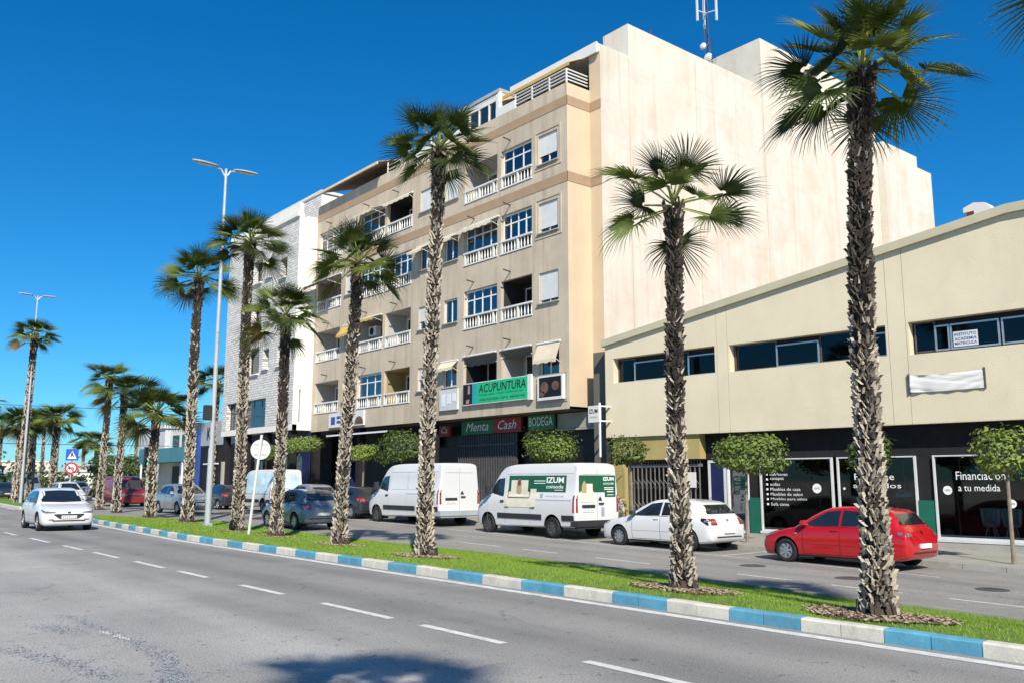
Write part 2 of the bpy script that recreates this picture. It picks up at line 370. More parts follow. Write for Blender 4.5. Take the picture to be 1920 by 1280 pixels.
def stone_clad():
    m = bpy.data.materials.new('stoneclad'); m.use_nodes = True; t = m.node_tree; n = t.nodes; b = n['Principled BSDF']; b.inputs['Roughness'].default_value = .9
    tc = n.new('ShaderNodeTexCoord'); mp = n.new('ShaderNodeMapping'); mp.inputs['Rotation'].default_value = (R(90),0,0); t.links.new(tc.outputs['Object'], mp.inputs[0])
    br = n.new('ShaderNodeTexBrick'); br.inputs['Scale'].default_value = 1; br.inputs['Brick Width'].default_value = .34; br.inputs['Row Height'].default_value = .15; br.inputs['Mortar Size'].default_value = .016; br.inputs['Mortar Smooth'].default_value = .3
    br.offset_frequency = 2; br.squash = .7; br.squash_frequency = 3
    br.inputs['Color1'].default_value = (.74,.72,.68,1); br.inputs['Color2'].default_value = (.55,.54,.52,1); br.inputs['Mortar'].default_value = (.33,.32,.31,1)
    nz = n.new('ShaderNodeTexNoise'); nz.inputs['Scale'].default_value = 3; t.links.new(tc.outputs['Object'], nz.inputs['Vector'])
    wv = n.new('ShaderNodeMix'); wv.data_type = 'VECTOR'; wv.inputs[0].default_value = .06; t.links.new(mp.outputs[0], wv.inputs[4]); t.links.new(nz.outputs['Color'], wv.inputs[5]); t.links.new(wv.outputs[1], br.inputs['Vector'])
    t.links.new(br.outputs['Color'], b.inputs['Base Color'])
    bp = n.new('ShaderNodeBump'); bp.inputs['Strength'].default_value = .8; bp.inputs['Distance'].default_value = .03; bp.invert = True; t.links.new(br.outputs['Fac'], bp.inputs['Height']); t.links.new(bp.outputs[0], b.inputs['Normal']); M['stoneclad'] = m
stone_clad()
def gs(x):
    """height of the service road, which falls gently towards +x"""
    return max(-.62, min(0., -.22 - .0145*(x+23)))
def kerb_y(x): return 9.2 + max(0., -26-x)*.058
# ------------------------------------------------------------------ ground, roads, median
XS = list(range(40, -64, -2)) + list(range(-64, -420, -12))
def sheet(name, mat, y0, y1, z0, z1, xs=XS, ny=1):
    mb = MB()
    for a, b in zip(xs[:-1], xs[1:]):
        for j in range(ny):
            P = []
            for x, t in ((b, j/ny), (a, j/ny), (a, (j+1)/ny), (b, (j+1)/ny)):
                ya, yb, za, zb = y0(x), y1(x), z0(x), z1(x); P.append((x, ya+(yb-ya)*t, za+(zb-za)*t))
            mb.poly(P)
    return struct(mb, name, mat)
g = MB(); g.quad((-2500,-2500,-.9),(2500,-2500,-.9),(2500,2500,-.9),(-2500,2500,-.9)); struct(g, 'ground', M['lowwall'])
def in_median(x): return x > -44 or -124 < x < -60
def ym(x):
    if x > -20: return 15.2
    if x > -26: return 15.2 - .7*(-20-x)/6
    if x > -36: return 14.5
    if x > -44: return 14.5 - (abs(x+36)/8)**2*2.2
    return kerb_y(x) + 4.2
sheet('main_road', M['asphalt'], lambda x: -16, lambda x: kerb_y(x)+.1, lambda x: 0, lambda x: 0)
sheet('service_road', M['asphalt2'], lambda x: kerb_y(x)+.1 if x < -43 else ym(x), lambda x: 22.3, lambda x: gs(x), lambda x: gs(x))
SXS = [x for x in XS if x >= -140]
sidewalk = sheet('pavement', M['pave'], lambda x: 22.42, lambda x: 33., lambda x: gs(x)+.12, lambda x: gs(x)+.12, SXS)
for i in range(70):                                     # grey kerbstones along the pavement, one metre each
    x = 2 - i
    k = MB(); za, zb = gs(x-.985), gs(x)
    k.hexa([(x-.985,22.25,za-.1),(x,22.25,zb-.1),(x,22.43,zb-.1),(x-.985,22.43,za-.1)], [(x-.985,22.27,za+.127),(x,22.27,zb+.127),(x,22.43,zb+.127),(x-.985,22.43,za+.127)])
    k.build('kerbstone', M['kerbgrey'], sidewalk)
def med_z(x, y):
    k = kerb_y(x); e = ym(x); t = (y-k-.3)/max(.5, e-k-.3); t = max(0., min(1., t))
    s = t*t*(3-2*t); return .135 + .03*math.sin(t*math.pi) + (gs(x)+.012-.135)*s
def med(name, xs):
    mb = MB(); ny = 10; idx = {}
    for i, x in enumerate(xs):
        for j in range(ny+1):
            y = kerb_y(x)+.12 + (ym(x)-kerb_y(x)-.12)*j/ny; idx[i, j] = len(mb.v); mb.v.append((x, y, med_z(x, y)))
    for i in range(len(xs)-1):
        for j in range(ny): mb.f.append((idx[i+1,j], idx[i,j], idx[i,j+1], idx[i+1,j+1])); mb.m.append(0)
    return struct(mb, name, M['turf'], smooth=True)
m1 = med('median', [3-.75*i for i in range(63)])
m2 = med('median', [-60-4*i for i in range(17)])
# kerb of half-metre stones, painted blue and white by the metre
def kerbstones(parent, x0, n, step, paint=True):
    cache = {}
    for i in range(n):
        x = x0 - i*step; ya, yb = kerb_y(x), kerb_y(x-step)
        mb = MB(); j = .006; h = .15 + rnd.uniform(-.004, .004)
        dz = rnd.uniform(-.003,.003)
        mb.hexa([(x-step+j,yb,-.06),(x-j,ya,-.06),(x-j,ya+.15,-.06),(x-step+j,yb+.15,-.06)], [(x-step+j,yb,h-.02),(x-j,ya,h-.02),(x-j,ya+.15,h-.02),(x-step+j,yb+.15,h-.02)])
        mb.hexa([(x-step+j,yb,h-.02),(x-j,ya,h-.02),(x-j,ya+.15,h-.02),(x-step+j,yb+.15,h-.02)], [(x-step+j,yb+.018,h+dz),(x-j,ya+.018,h+dz),(x-j,ya+.15,h+dz),(x-step+j,yb+.15,h+dz)])
        blue = math.floor(-(x-step/2)) % 2 == 0
        mb.build('kerbstone', M['kerbblue' if blue and paint else 'kerbwhite'], parent)
kerbstones(m1, 3, 94, .5)
kerbstones(m2, -60, 30, 2.0)
# rounded concrete edge on the service road side
eb = MB()
for i in range(60):
    x = 3-.78*i; xa = x-.775
    eb.hexa([(xa,ym(xa)-.02,gs(xa)-.1),(x,ym(x)-.02,gs(x)-.1),(x,ym(x)+.1,gs(x)-.1),(xa,ym(xa)+.1,gs(xa)-.1)], [(xa,ym(xa)-.02,gs(xa)+.045),(x,ym(x)-.02,gs(x)+.045),(x,ym(x)+.09,gs(x)+.035),(xa,ym(xa)+.09,gs(xa)+.035)])
eb.build('edging', M['kerbgrey'], m1)
# painted markings
def mark(mb, x0, x1, y0, y1, zf, curve=None, n=1):
    for i in range(n):
        a = x0+(x1-x0)*i/n; b = x0+(x1-x0)*(i+1)/n; ka = curve(a) if curve else 0; kb_ = curve(b) if curve else 0
        mb.quad((a,y0+ka,zf(a)+.004),(b,y0+kb_,zf(b)+.004),(b,y1+kb_,zf(b)+.004),(a,y1+ka,zf(a)+.004))
z0 = lambda x: 0.
mb = MB(); mark(mb, -43.5, 4, -.32, -.15, z0, kerb_y, 40); mark(mb, -124, -60, -.3, -.16, z0, kerb_y, 12); struct(mb, 'edge_line', M['paint'])
DASH = [(-1.9,-.1),(-5.0,-3.2),(-6.32,-5.02),(-9.09,-7.54),(-11.57,-9.75),(-14.4,-12.8),(-17.33,-15.85),(-19.96,-18.13),(-23.1,-21.1),(-25.97,-24.05),(-29.84,-27.5),(-33.7,-31.8),(-37.5,-35.5),(-41.5,-39.5),(-45.5,-43.5)]
DASH[1] = (-3.5,-2.6)
lane = MB()
for a, b in DASH: mark(lane, a, b, 5.93 + .012*(a+20)*.6, 6.05 + .012*(a+20)*.6, z0)
struct(lane, 'lane_dashes', M['paint'])
lane = MB()
for a, b in [(-23.1,-21.),(-20.,-18.5),(-17,-15.1),(-14.4,-13.7),(-12.5,-11.1),(-10.2,-8.7),(-7.8,-6.4),(-26,-24.3),(-29,-27.3),(-33,-31)]: mark(lane, a, b, 16.75, 16.84, gs)
for a, b in [(-40,-14.5),(-13,-9.5)]: mark(lane, a, b, 20.0, 20.07, gs, None, 20)
for x in (-15.5,-21.2,-27.0,-33.2): lane.quad((x,20.05,gs(x)+.0045),(x+.09,20.05,gs(x)+.0045),(x+.09,22.2,gs(x)+.0045),(x,22.2,gs(x)+.0045))
struct(lane, 'parking_lines', M['paint'])
# ------------------------------------------------------------------ fan palms
PALMS = [  # base x, y, crown height, trunk radius at breast, lean dx, dy, crown size, fronds, label
 (-5.57,10.13,6.85,.215,.22,.05,1.26,30,'tall stout fan palm standing in front of the red hatchback'),
 (-8.75,10.45,5.95,.175,-.02,0,1.16,22,'short fan palm on the grass in front of the white hatchback with black tail lights'),
 (-16.05,10.80,9.15,.235,.15,.05,1.28,28,'tall fan palm beside the median in front of the plain white van'),
 (-20.57,11.20,7.35,.215,.35,.1,1.3,28,'fan palm next to the blue grey hatchback, trunk hiding its right rear corner'),
 (-24.86,11.4,6.6,.20,.2,0,1.3,26,'short fan palm just right of the round sign seen from behind'),
 (-28.3,11.6,9.75,.235,-.1,.1,1.35,28,'tall fan palm between the street lamp and the round sign, dark hollow at its foot'),
 (-35.2,12.4,9.9,.26,-.35,.1,1.55,28,'tall leaning fan palm just left of the double street lamp'),
 (-40.0,12.5,4.6,.25,0,0,1.7,26,'short bushy fan palm in front of the silver car'),
 (-50.4,14.0,6.3,.26,-.1,0,1.7,26,'fan palm with yellowing skirt in front of the maroon van'),
 (-56.0,14.6,7.6,.25,.2,0,1.5,22,'slim fan palm rising behind the short bushy palm'),
]
_fm = {}
def frond_mesh(v, dry=False):
    """a costapalmate fan leaf: petiole along +x, pleated blade with free drooping tips"""
    if (v, dry) in _fm: return _fm[v, dry]
    r = random.Random(100+v); mb = MB()
    Lp = .62 + r.uniform(-.08,.1); droop = [.25,.45,.7,.35,.9,.55][v % 6]; fold = [.35,.55,.25,.7,.45,.6][v % 6]; N = 46; span = R(118 - 6*(v % 3))
    def bend(p):            # petiole and blade sag with distance
        x, y, z = p; return (x, y, z - .13*droop*max(0, x)**2)
    mb.cur = 1
    pts = [bend((Lp*t, 0, 0)) for t in (0,.33,.66,1)]
    for i in range(3):
        wa, wb = .030-.004*i, .026-.004*i; a, b = pts[i], pts[i+1]
        mb.quad((a[0],-wa,a[2]),(b[0],-wb,b[2]),(b[0],wb,b[2]),(a[0],wa,a[2]))
        mb.quad((a[0],wa,a[2]),(b[0],wb,b[2]),(b[0],0,b[2]-.022),(a[0],0,a[2]-.022)); mb.quad((a[0],-wa,a[2]),(a[0],0,a[2]-.022),(b[0],0,b[2]-.022),(b[0],-wb,b[2]))
    mb.cur = 0
    rad = .68 + r.uniform(-.04,.05)
    def pt(rr, phi, lift=0., extra=0.):
        x = Lp + rr*math.cos(phi); y = rr*math.sin(phi)
        z = fold*.55*abs(math.sin(phi))**1.3*rr + lift - droop*.62*max(0, rr-.30)**1.8*(1+extra) - .12*rr*rr
        return bend((x, y, z))
    for i in range(N):
        f = (i+.5)/N; phi = -span + 2*span*f; d = span/N*1.0
        L = rad*(1 - .30*(abs(phi)/span)**2)*r.uniform(.92,1.06); ex = r.uniform(-.2,.9); tw = r.uniform(-.05,.05); s1 = L*r.uniform(.32,.44)
        r0 = .05
        A0, B0, C0 = pt(r0,phi-d), pt(r0,phi,.004), pt(r0,phi+d)
        A1, B1, C1 = pt(s1*.6,phi-d,-.008), pt(s1*.6,phi,.012), pt(s1*.6,phi+d,-.008)
        A2, B2, C2 = pt(s1,phi-d*.86,-.006), pt(s1,phi,.014), pt(s1,phi+d*.86,-.006)
        A3, C3 = pt(L*.78,phi-d*.36+tw,0,ex), pt(L*.78,phi+d*.36+tw,0,ex); T = pt(L*1.08,phi+tw*1.5,-.02,ex)
        n = len(mb.v); mb.v += [A0,B0,C0,A1,B1,C1,A2,B2,C2,A3,C3,T]
        for q in ((0,3,4,1),(1,4,5,2),(3,6,7,4),(4,7,8,5),(6,9,7),(7,9,10),(7,10,8),(9,11,10)): mb.f.append(tuple(n+k for k in q)); mb.m.append(0)
    me = bpy.data.meshes.new('frond'); me.from_pydata(mb.v, [], mb.f)
    me.materials.append(M['frond_dry' if dry else 'frond']); me.materials.append(M['petiole']); me.polygons.foreach_set('material_index', mb.m); me.update()
    _fm[v, dry] = me; return me
def trunk(t, H, rad, lean, seed, nside=14, fine=1., dark0=.86):
    r = random.Random(seed); mb = MB(); mb.cur = 1
    def path(z):
        u = z/H; return lean[0]*u*u*(1.4-.4*u) + .03*math.sin(u*5+seed), lean[1]*u*u + .03*math.cos(u*4+seed)
    def rr(z):
        u = z/H; return rad*(1.0 - .22*u) + .075*math.exp(-z*2.6) + (.035 if u > .9 else 0)*(u-.9)*10
    nz = int(H/.16); pts = []
    b0 = len(mb.v)
    for i in range(nz+1):
        z = H*i/nz - (.15 if i == 0 else 0); cx, cy = path(max(z,0)); q = rr(max(z,0))*.80
        for k in range(nside):
            a = 2*math.pi*k/nside; e = q*(1+r.uniform(-.06,.06)); mb.v.append((cx+e*math.cos(a), cy+e*math.sin(a), z))
    for i in range(nz):
        for k in range(nside): mb.f.append((b0+i*nside+k, b0+i*nside+(k+1) % nside, b0+(i+1)*nside+(k+1) % nside, b0+(i+1)*nside+k)); mb.m.append(1)
    # criss-cross leaf bases (boots) wound round the stem
    z = .12; row = 0
    while z < H+.02:
        q = rr(z); cx, cy = path(z); n = max(9, int(2*math.pi*q/(.062*fine)))
        for k in range(n):
            if r.random() < .27: continue
            a = 2*math.pi*(k + .5*(row % 2) + r.uniform(-.22,.22))/n; ca, sa = math.cos(a), math.sin(a)
            zz = z + r.uniform(-.05,.05); wd = r.uniform(.013,.030)*fine; ln = r.uniform(.04,.10)*fine*(1+.5*(zz/H > .9)); outw = r.uniform(.006,.034)*(1.9 if r.random() < .08 else 1)*(1+.5*(zz/H > .9)); sk = r.choice((-1,1))*r.uniform(.01,.075)
            q2 = q*.84
            def P(rad_, tang, h): return (cx + rad_*ca - tang*sa, cy + rad_*sa + tang*ca, h)
            v = [P(q2,-wd,zz-.03), P(q2,wd,zz-.03), P(q+.012,0,zz-.035), P(q2+outw,sk-wd*.55,zz+ln), P(q2+outw,sk+wd*.55,zz+ln), P(q+outw+.018,sk,zz+ln*.92)]
            mb.cur = 0 if r.random() < (.74 if zz/H < dark0-.08 else (.4 if zz/H < dark0 else .07)) else 2
            mb.add(v, [(0,2,5,3),(2,1,4,5),(3,5,4),(0,3,4,1)])
        z += r.uniform(.042,.054)*fine; row += 1
    # old root mat at the foot
    mb.cur = 2
    for k in range(26):
        a = r.uniform(0,6.283); q = rr(0)*.95; mb.tube([(q*.95*math.cos(a), q*.95*math.sin(a), r.uniform(.08,.22)), (q*1.08*math.cos(a+.1), q*1.08*math.sin(a+.1), .04), (q*1.25*math.cos(a+.15), q*1.25*math.sin(a+.15), -.05)], [.03,.028,.02], 5, False)
    mb.build('trunk', [M['boot'], M['fibre'], M['boot_dark']], t, local=True)
    cx, cy = path(H); return cx, cy
def palm(x, y, z, H, rad, lean, size, nf, label, seed, dry=2, group='fan palms along the median', lo=-33, fine=1., dark0=.86):
    t = thing('fan_palm', label, 'palm', (x, y, z), 0, group)
    cx, cy = trunk(t, H, rad, lean, seed, fine=fine, dark0=dark0); r = random.Random(seed*13+1)
    for i in range(nf):
        u = (i+.5)/nf; el = R(84 - (84-lo)*u**.9 + r.uniform(-9,9)); az = 2.39996*i + r.uniform(-.35,.35)
        isdry = i >= nf-dry
        ob = bpy.data.objects.new('frond', frond_mesh(r.randrange(8), isdry)); C.objects.link(ob); ob.parent = t
        s = size/1.3*(.62+.48*min(1, u*2.2))*r.uniform(.9,1.08)
        ob.location = (cx + .09*math.cos(az)*u, cy + .09*math.sin(az)*u, H - .02 + .22*(1-u))
        q = Matrix.Rotation(az, 4, 'Z') @ Matrix.Rotation(-el, 4, 'Y') @ Matrix.Rotation(r.uniform(-.7,.7), 4, 'X')
        ob.rotation_euler = q.to_euler(); ob.scale = (s, s, s)
    return t
for i, (x, y, H, rad, lx, ly, size, nf, lab) in enumerate(PALMS):
    zb = med_z(x, y) if in_median(x) else 0.
    pt_ = palm(x, y, zb-.03, H-zb, [.142,.125,.15,.15,.15,.165,.19,.2,.2,.19][i], (lx, ly), size*[.92,.97,1.0,1.02,1.02,1.03,1.03,1.04,1.04,1.03][i], int(nf*[.98,.76,.98,.95,.95,1.,.95,1.,1.,.9][i]), lab, 20+i, fine=.82 if x > -10 else (1. if x > -30 else 1.5), dark0=[.56,.50,.88,.76,.58,.58,.62,.72,.8,.6][i], dry=[0,0,0,1,1,0,1,2,4,0][i])
    if i == 5:                 # black dome standing for a dark hollow low on the stem
        hl = MB(); ca, sa = (-.62,-.78) if i == 0 else (.45,-.9); rr_ = .2 if i == 0 else .22
        hl.lathe([(.0,-.9),(.6,-.72),(.92,-.3),(1,.1),(.8,.6),(.45,.88),(0,1.)], 12); hl.v = [(ca*rr_*.9+v[0]*(.13 if i == 0 else .2), sa*rr_*.9+v[1]*.08, .2+v[2]*.22) for v in hl.v]
        hl.build('charred_hollow', M['black'], pt_, local=True, smooth=True)
FAR = [(-73.5,13.6,12.3,.27,.5,1.75,24,'very tall slim fan palm beside the far double street lamp'),
       (-84,15.3,6.4,.36,-.2,2.0,24,'thick trunked fan palm, first of the low row of three behind the white car'),
       (-88,17.0,6.6,.30,.1,2.0,24,'dark trunked fan palm, middle of the low row of three behind the white car'),
       (-86,18.4,6.9,.33,.3,2.2,26,'round headed fan palm, last of the low row of three behind the white car'),
       (-105,15.5,9.5,.25,.2,2.0,20,'distant slim fan palm standing by the white far wall'),
       (-120,14.5,7.5,.28,0,2.1,20,'distant low fan palm behind the parked silver van'),
       (-112,12.6,13.0,.28,-.3,2.3,20,'distant tall fan palm cut by the picture edge'),
       (-150,44,9.5,.3,.2,2.2,20,'lone distant fan palm against the sky beyond the crossing sign'),
       (-118,30,6.0,.3,0,2.4,24,'distant low fan palm behind the crossing sign'),
       (-66,25.0,9.0,.26,.2,1.9,22,'fan palm standing before the low blue shop building')]
for i, (x, y, H, rad, lx, size, nf, lab) in enumerate(FAR):
    palm(x, y, 0, H, rad, (lx, 0), size, nf, lab, 60+i, dry=1, group='fan palms further down the street', fine=2.)
palm(-2.2, 10.2, .1, 7.15, .15, (.0, 0), 1.3, 28, 'fan palm whose drooping crown enters over the warehouse', 90, dry=0)
palm(2.2, -1.35, 0, 8.2, .17, (0,0), 1.3, 24, 'roadside fan palm shading the near lane', 91, dry=0, group='fan palms on the near roadside')
# bark mulch round the palms
mbm = MB(); r = random.Random(5)
for (x, y, H, rad, *_q) in PALMS[:8]:
    R0 = .76 if x > -22 else .68
    n = 22; cpt = len(mbm.v); mbm.cur = 2; ring = []
    for ringi, fr in enumerate((0,.5,1)):
        for k in range(n):
            a = 2*math.pi*k/n; q = R0*fr*(1+.16*math.sin(3*a+x)+r.uniform(-.05,.05)); px, py = x+q*math.cos(a)*1.1, y+q*math.sin(a)*.72
            py = max(py, kerb_y(px)+.17); mbm.v.append((px, py, med_z(px, py)+.018*(1-fr)+.012))
    for ringi in range(2):
        for k in range(n): mbm.f.append((cpt+ringi*n+k, cpt+(ringi+1)*n+k, cpt+(ringi+1)*n+(k+1) % n, cpt+ringi*n+(k+1) % n)); mbm.m.append(2)
    for k in range(900 if x > -18 else 350):
        a = r.uniform(0,6.283); q = R0*math.sqrt(r.random())*1.12; px, py = x+q*math.cos(a)*1.1, y+q*math.sin(a)*.72
        if py < kerb_y(px)+.2: continue
        pz = med_z(px, py)+.03; s = r.uniform(.018,.045); th = r.uniform(0,3.14); ti = r.uniform(-.5,.5); ct, st = math.cos(th)*s, math.sin(th)*s
        mbm.cur = 0 if r.random() < .6 else 1
        mbm.quad((px-ct,py-st,pz-ti*s),(px+st*.5,py-ct*.5,pz-.004),(px+ct,py+st,pz+ti*s),(px-st*.5,py+ct*.5,pz+.01))
struct(mbm, 'bark_mulch', [M['chip'], M['chip_dark'], M['soil']], kind='stuff', label='brown bark chips spread round the palm trunks')
# short lawn blades
rg = np.random.default_rng(3)
def lawn(n, xa, xb, hgt, wid):
    x = rg.uniform(xa, xb, n); ky = 9.2 + np.maximum(0, -26-x)*.058; y = ky+.16 + rg.random(n)*(15.15-ky-.16)
    keep = np.ones(n, bool)
    for (px, py, *_q) in PALMS[:8]:
        keep &= ((x-px)/1.1)**2 + ((y-py)/.72)**2 > (.62 if px > -22 else .54)**2
    dens = np.sin(x*1.7+np.sin(y*2.1))*.5+.5; keep &= rg.random(n) < .72+.28*dens
    keep &= y < np.array([ym(q) for q in x]) - .05
    x, y = x[keep], y[keep]; k = len(x)
    z = np.array([med_z(a, b) for a, b in zip(x, y)])
    th = rg.uniform(0, 6.283, k); h = hgt*rg.uniform(.6,1.35,k); lx = rg.normal(0,.45,k)*h; ly = rg.normal(0,.45,k)*h; w_ = wid*rg.uniform(.7,1.3,k)
    v = np.empty((k*3, 3)); v[0::3] = np.c_[x-w_*np.cos(th), y-w_*np.sin(th), z-.004]; v[1::3] = np.c_[x+w_*np.cos(th), y+w_*np.sin(th), z-.004]; v[2::3] = np.c_[x+lx, y+ly, z+h]
    return v
V = np.concatenate([lawn(95000,-13,1,.035,.004), lawn(70000,-26,-13,.038,.006), lawn(30000,-43,-26,.045,.010)])
me = bpy.data.meshes.new('lawn_grass'); nv = len(V); nf = nv//3
me.vertices.add(nv); me.vertices.foreach_set('co', V.ravel()); me.loops.add(nv); me.loops.foreach_set('vertex_index', np.arange(nv)); me.polygons.add(nf); me.polygons.foreach_set('loop_start', np.arange(0,nv,3)); me.polygons.foreach_set('loop_total', np.full(nf,3)); me.materials.append(M['grassblade']); me.update(); me.validate()
lg = bpy.data.objects.new('lawn_grass', me); C.objects.link(lg); tag(lg, 'short bright green lawn grass on the median', None, None, 'stuff')
# ------------------------------------------------------------------ clipped street trees on the pavement
TREES = [(-9.2,2.36,.62,.52,.55,'clipped leafy tree in front of the shop window reading Financiacion'),
 (-12.75,2.45,.58,.36,.50,'flat topped clipped tree above the roof of the red hatchback'),
 (-16.9,2.5,1.18,.62,.75,'broad clipped tree in front of the shop door beside the green panel'),
 (-21.65,2.62,.62,.40,.50,'small clipped tree in front of the sliding lattice gate'),
 (-25.95,2.85,1.25,.52,.70,'clipped tree showing above the roof of the van with the green print'),
 (-36.8,3.25,1.25,.72,.8,'round clipped tree above the roof of the plain white van'),
 (-40.5,3.1,.8,.35,.6,'small clipped tree beside the dark shop front, half hidden by a palm'),
 (-48.0,3.7,1.55,.40,.8,'wide flat clipped tree in front of the navy shop front'),
 (-52.5,3.4,1.0,.55,.7,'clipped tree behind the round sign, under the white stone building'),
 (-84.,3.0,2.0,.9,1.2,'clipped tree far along the pavement by the maroon van'),
 (-92.,3.2,2.2,.9,1.3,'clipped tree far along the pavement by the crossing sign')]
def street_tree(x, zc, rx, rz, ry, lab, seed):
    r = random.Random(seed); y = 23.25 if x > -62 else 24.; zb = gs(x)+.12 if x > -62 else 0
    t = thing('street_tree', lab, 'tree', (x, y, zb), 0, 'clipped trees along the pavement'); hc = zc-zb
    mb = MB(); lean = r.uniform(-.08,.08)
    mb.tube([(0,0,-.05),(lean*.5,0,hc*.4),(lean,.02,hc-rz*.6)], [.055,.045,.04], 7)
    for k in range(7):
        a = r.uniform(0,6.283); mb.tube([(lean,.02,hc-rz*.65),(lean+.45*rx*math.cos(a), .45*ry*math.sin(a), hc-rz*.1),(lean+.8*rx*math.cos(a), .8*ry*math.sin(a), hc+rz*.3)], [.03,.02,.008], 5)
    mb.build('trunk', M['bark'], t, local=True)
    lf = MB(); n = int(1900*min(1.4, rx*1.2)) if x > -62 else 1500
    ls = 1. if x > -62 else 2.2
    lumps = [(r.uniform(0,6.283), r.uniform(-1,1), r.uniform(.12,.34)) for _ in range(11)]
    for k in range(n):
        a = r.uniform(0,6.283); cz = r.uniform(-1,1); sz = math.sqrt(1-cz*cz); q = r.random()**.22
        bulge = 1 + sum(am*max(0, math.cos(a-la)*sz + cz*lz - .55) for la, lz, am in lumps)*1.6 - .06
        q *= bulge*(1 + r.uniform(-.08,.12)*(1 if r.random() < .85 else 2.4)); flat = .82 if cz < -.2 else 1
        sb = sz**.68; cb = math.copysign(abs(cz)**.82, cz); px, py, pz = rx*q*sb*math.cos(a)*.84, ry*q*sb*math.sin(a)*.84, rz*q*max(-.85,cb)*flat
        s = r.uniform(.04,.085)*ls; nrm = Vector((sz*math.cos(a)+r.uniform(-.8,.8), sz*math.sin(a)+r.uniform(-.8,.8), cz+.5+r.uniform(-.8,.8))).normalized()
        u = nrm.orthogonal().normalized(); u = (Matrix.Rotation(r.uniform(0,6.28), 3, nrm) @ u)*s; v = nrm.cross(u)*.55; p = Vector((lean+px, py, hc+pz))
        lf.quad(p-u, p-v, p+u, p+v)
    lf.build('crown', M['ficus'], t, local=True)
for i, a in enumerate(TREES): street_tree(*a, 300+i)
# worn arcs of coarse grit and flaking paint left by the old junction in the near lane
gv = MB(); r = random.Random(8)
for line_, n, sd_ in (([(-12.57,2.95),(-11.34,3.02),(-9.87,3.06),(-8.99,3.04),(-8.3,2.9),(-7.91,2.74),(-7.6,2.5)],1900,.07),([(-11.93,2.55),(-11.54,2.66),(-11.01,2.74)],450,.10),([(-10.53,1.93),(-9.98,2.08),(-9.47,2.21),(-9.0,2.32),(-8.4,2.38)],900,.08),([(-11.01,2.99),(-10.6,3.04),(-10.27,3.08)],160,.03)):
    P_ = np.array(line_)
    for k in range(n):
        u = r.random()*(len(P_)-1); i = int(u); q = P_[i]+(P_[i+1]-P_[i])*(u-i); x = q[0]+r.gauss(0,sd_*1.6); y = q[1]+r.gauss(0,sd_); s_ = r.uniform(.006,.015); a = r.uniform(0,3.14); c, d = math.cos(a)*s_, math.sin(a)*s_
        gv.cur = 2 if n == 160 else (0 if r.random() < .8 else 1); z = .0035+r.random()*.003
        gv.quad((x-c,y-d,z),(x+d*.7,y-c*.7,z),(x+c,y+d,z+.004),(x-d*.7,y+c*.7,z))
struct(gv, 'road_grit', [pm('grit_blue', (.27,.30,.34), .9, .2, 9.), pm('grit_dark', (.09,.095,.105), .9, .2, 9.), M['paint']], kind='stuff', label='arcs of loose blue grey grit on the near lane')
# ------------------------------------------------------------------ building helpers (facades face -y)
def wall(mb, x0, x1, z0, z1, y, ops, depth=.18, top=None):
    """wall skin in plane y with rectangular openings (xa, xb, za, zb) and their reveals; top(x): sloped upper edge"""
    xs = sorted({x0, x1, *[max(x0,min(x1,v)) for o in ops for v in o[:2]]}); zs = sorted({z0, z1, *[v for o in ops for v in o[2:4]]})
    for a, b in zip(xs[:-1], xs[1:]):
        for c, d in zip(zs[:-1], zs[1:]):
            if any(o[0]-1e-6 <= a and b <= o[1]+1e-6 and o[2]-1e-6 <= c and d <= o[3]+1e-6 for o in ops): continue
            mb.quad((a,y,c),(b,y,c),(b,y,d),(a,y,d))
        if top: mb.quad((a,y,z1),(b,y,z1),(b,y,top(b)),(a,y,top(a)))
    for (a, b, c, d) in [o[:4] for o in ops]:
        mb.quad((a,y,c),(a,y,d),(a,y+depth,d),(a,y+depth,c)); mb.quad((b,y,d),(b,y,c),(b,y+depth,c),(b,y+depth,d))
        mb.quad((a,y,d),(b,y,d),(b,y+depth,d),(a,y+depth,d)); mb.quad((a,y+depth,c),(b,y+depth,c),(b,y,c),(a,y,c))
def frame(mb, a, b, c, d, y, n=2, fw=.06, tr=None, dep=.05):
    """window frame bars with n leaves and an optional transom at height tr"""
    mb.box(a,a+fw,y,y+dep,c,d); mb.box(b-fw,b,y,y+dep,c,d); mb.box(a+fw,b-fw,y,y+dep,c,c+fw); mb.box(a+fw,b-fw,y,y+dep,d-fw,d)
    hi = d-fw
    if tr: mb.box(a+fw,b-fw,y+.003,y+dep-.003,tr,tr+fw*.8); hi = tr
    for i in range(1, n):
        x = a+(b-a)*i/n; mb.box(x-fw*.5,x+fw*.5,y+.004,y+dep-.004,c+fw,hi)
        if tr: mb.box(x-fw*.3,x+fw*.3,y+.006,y+dep-.006,tr+fw*.8,d-fw)
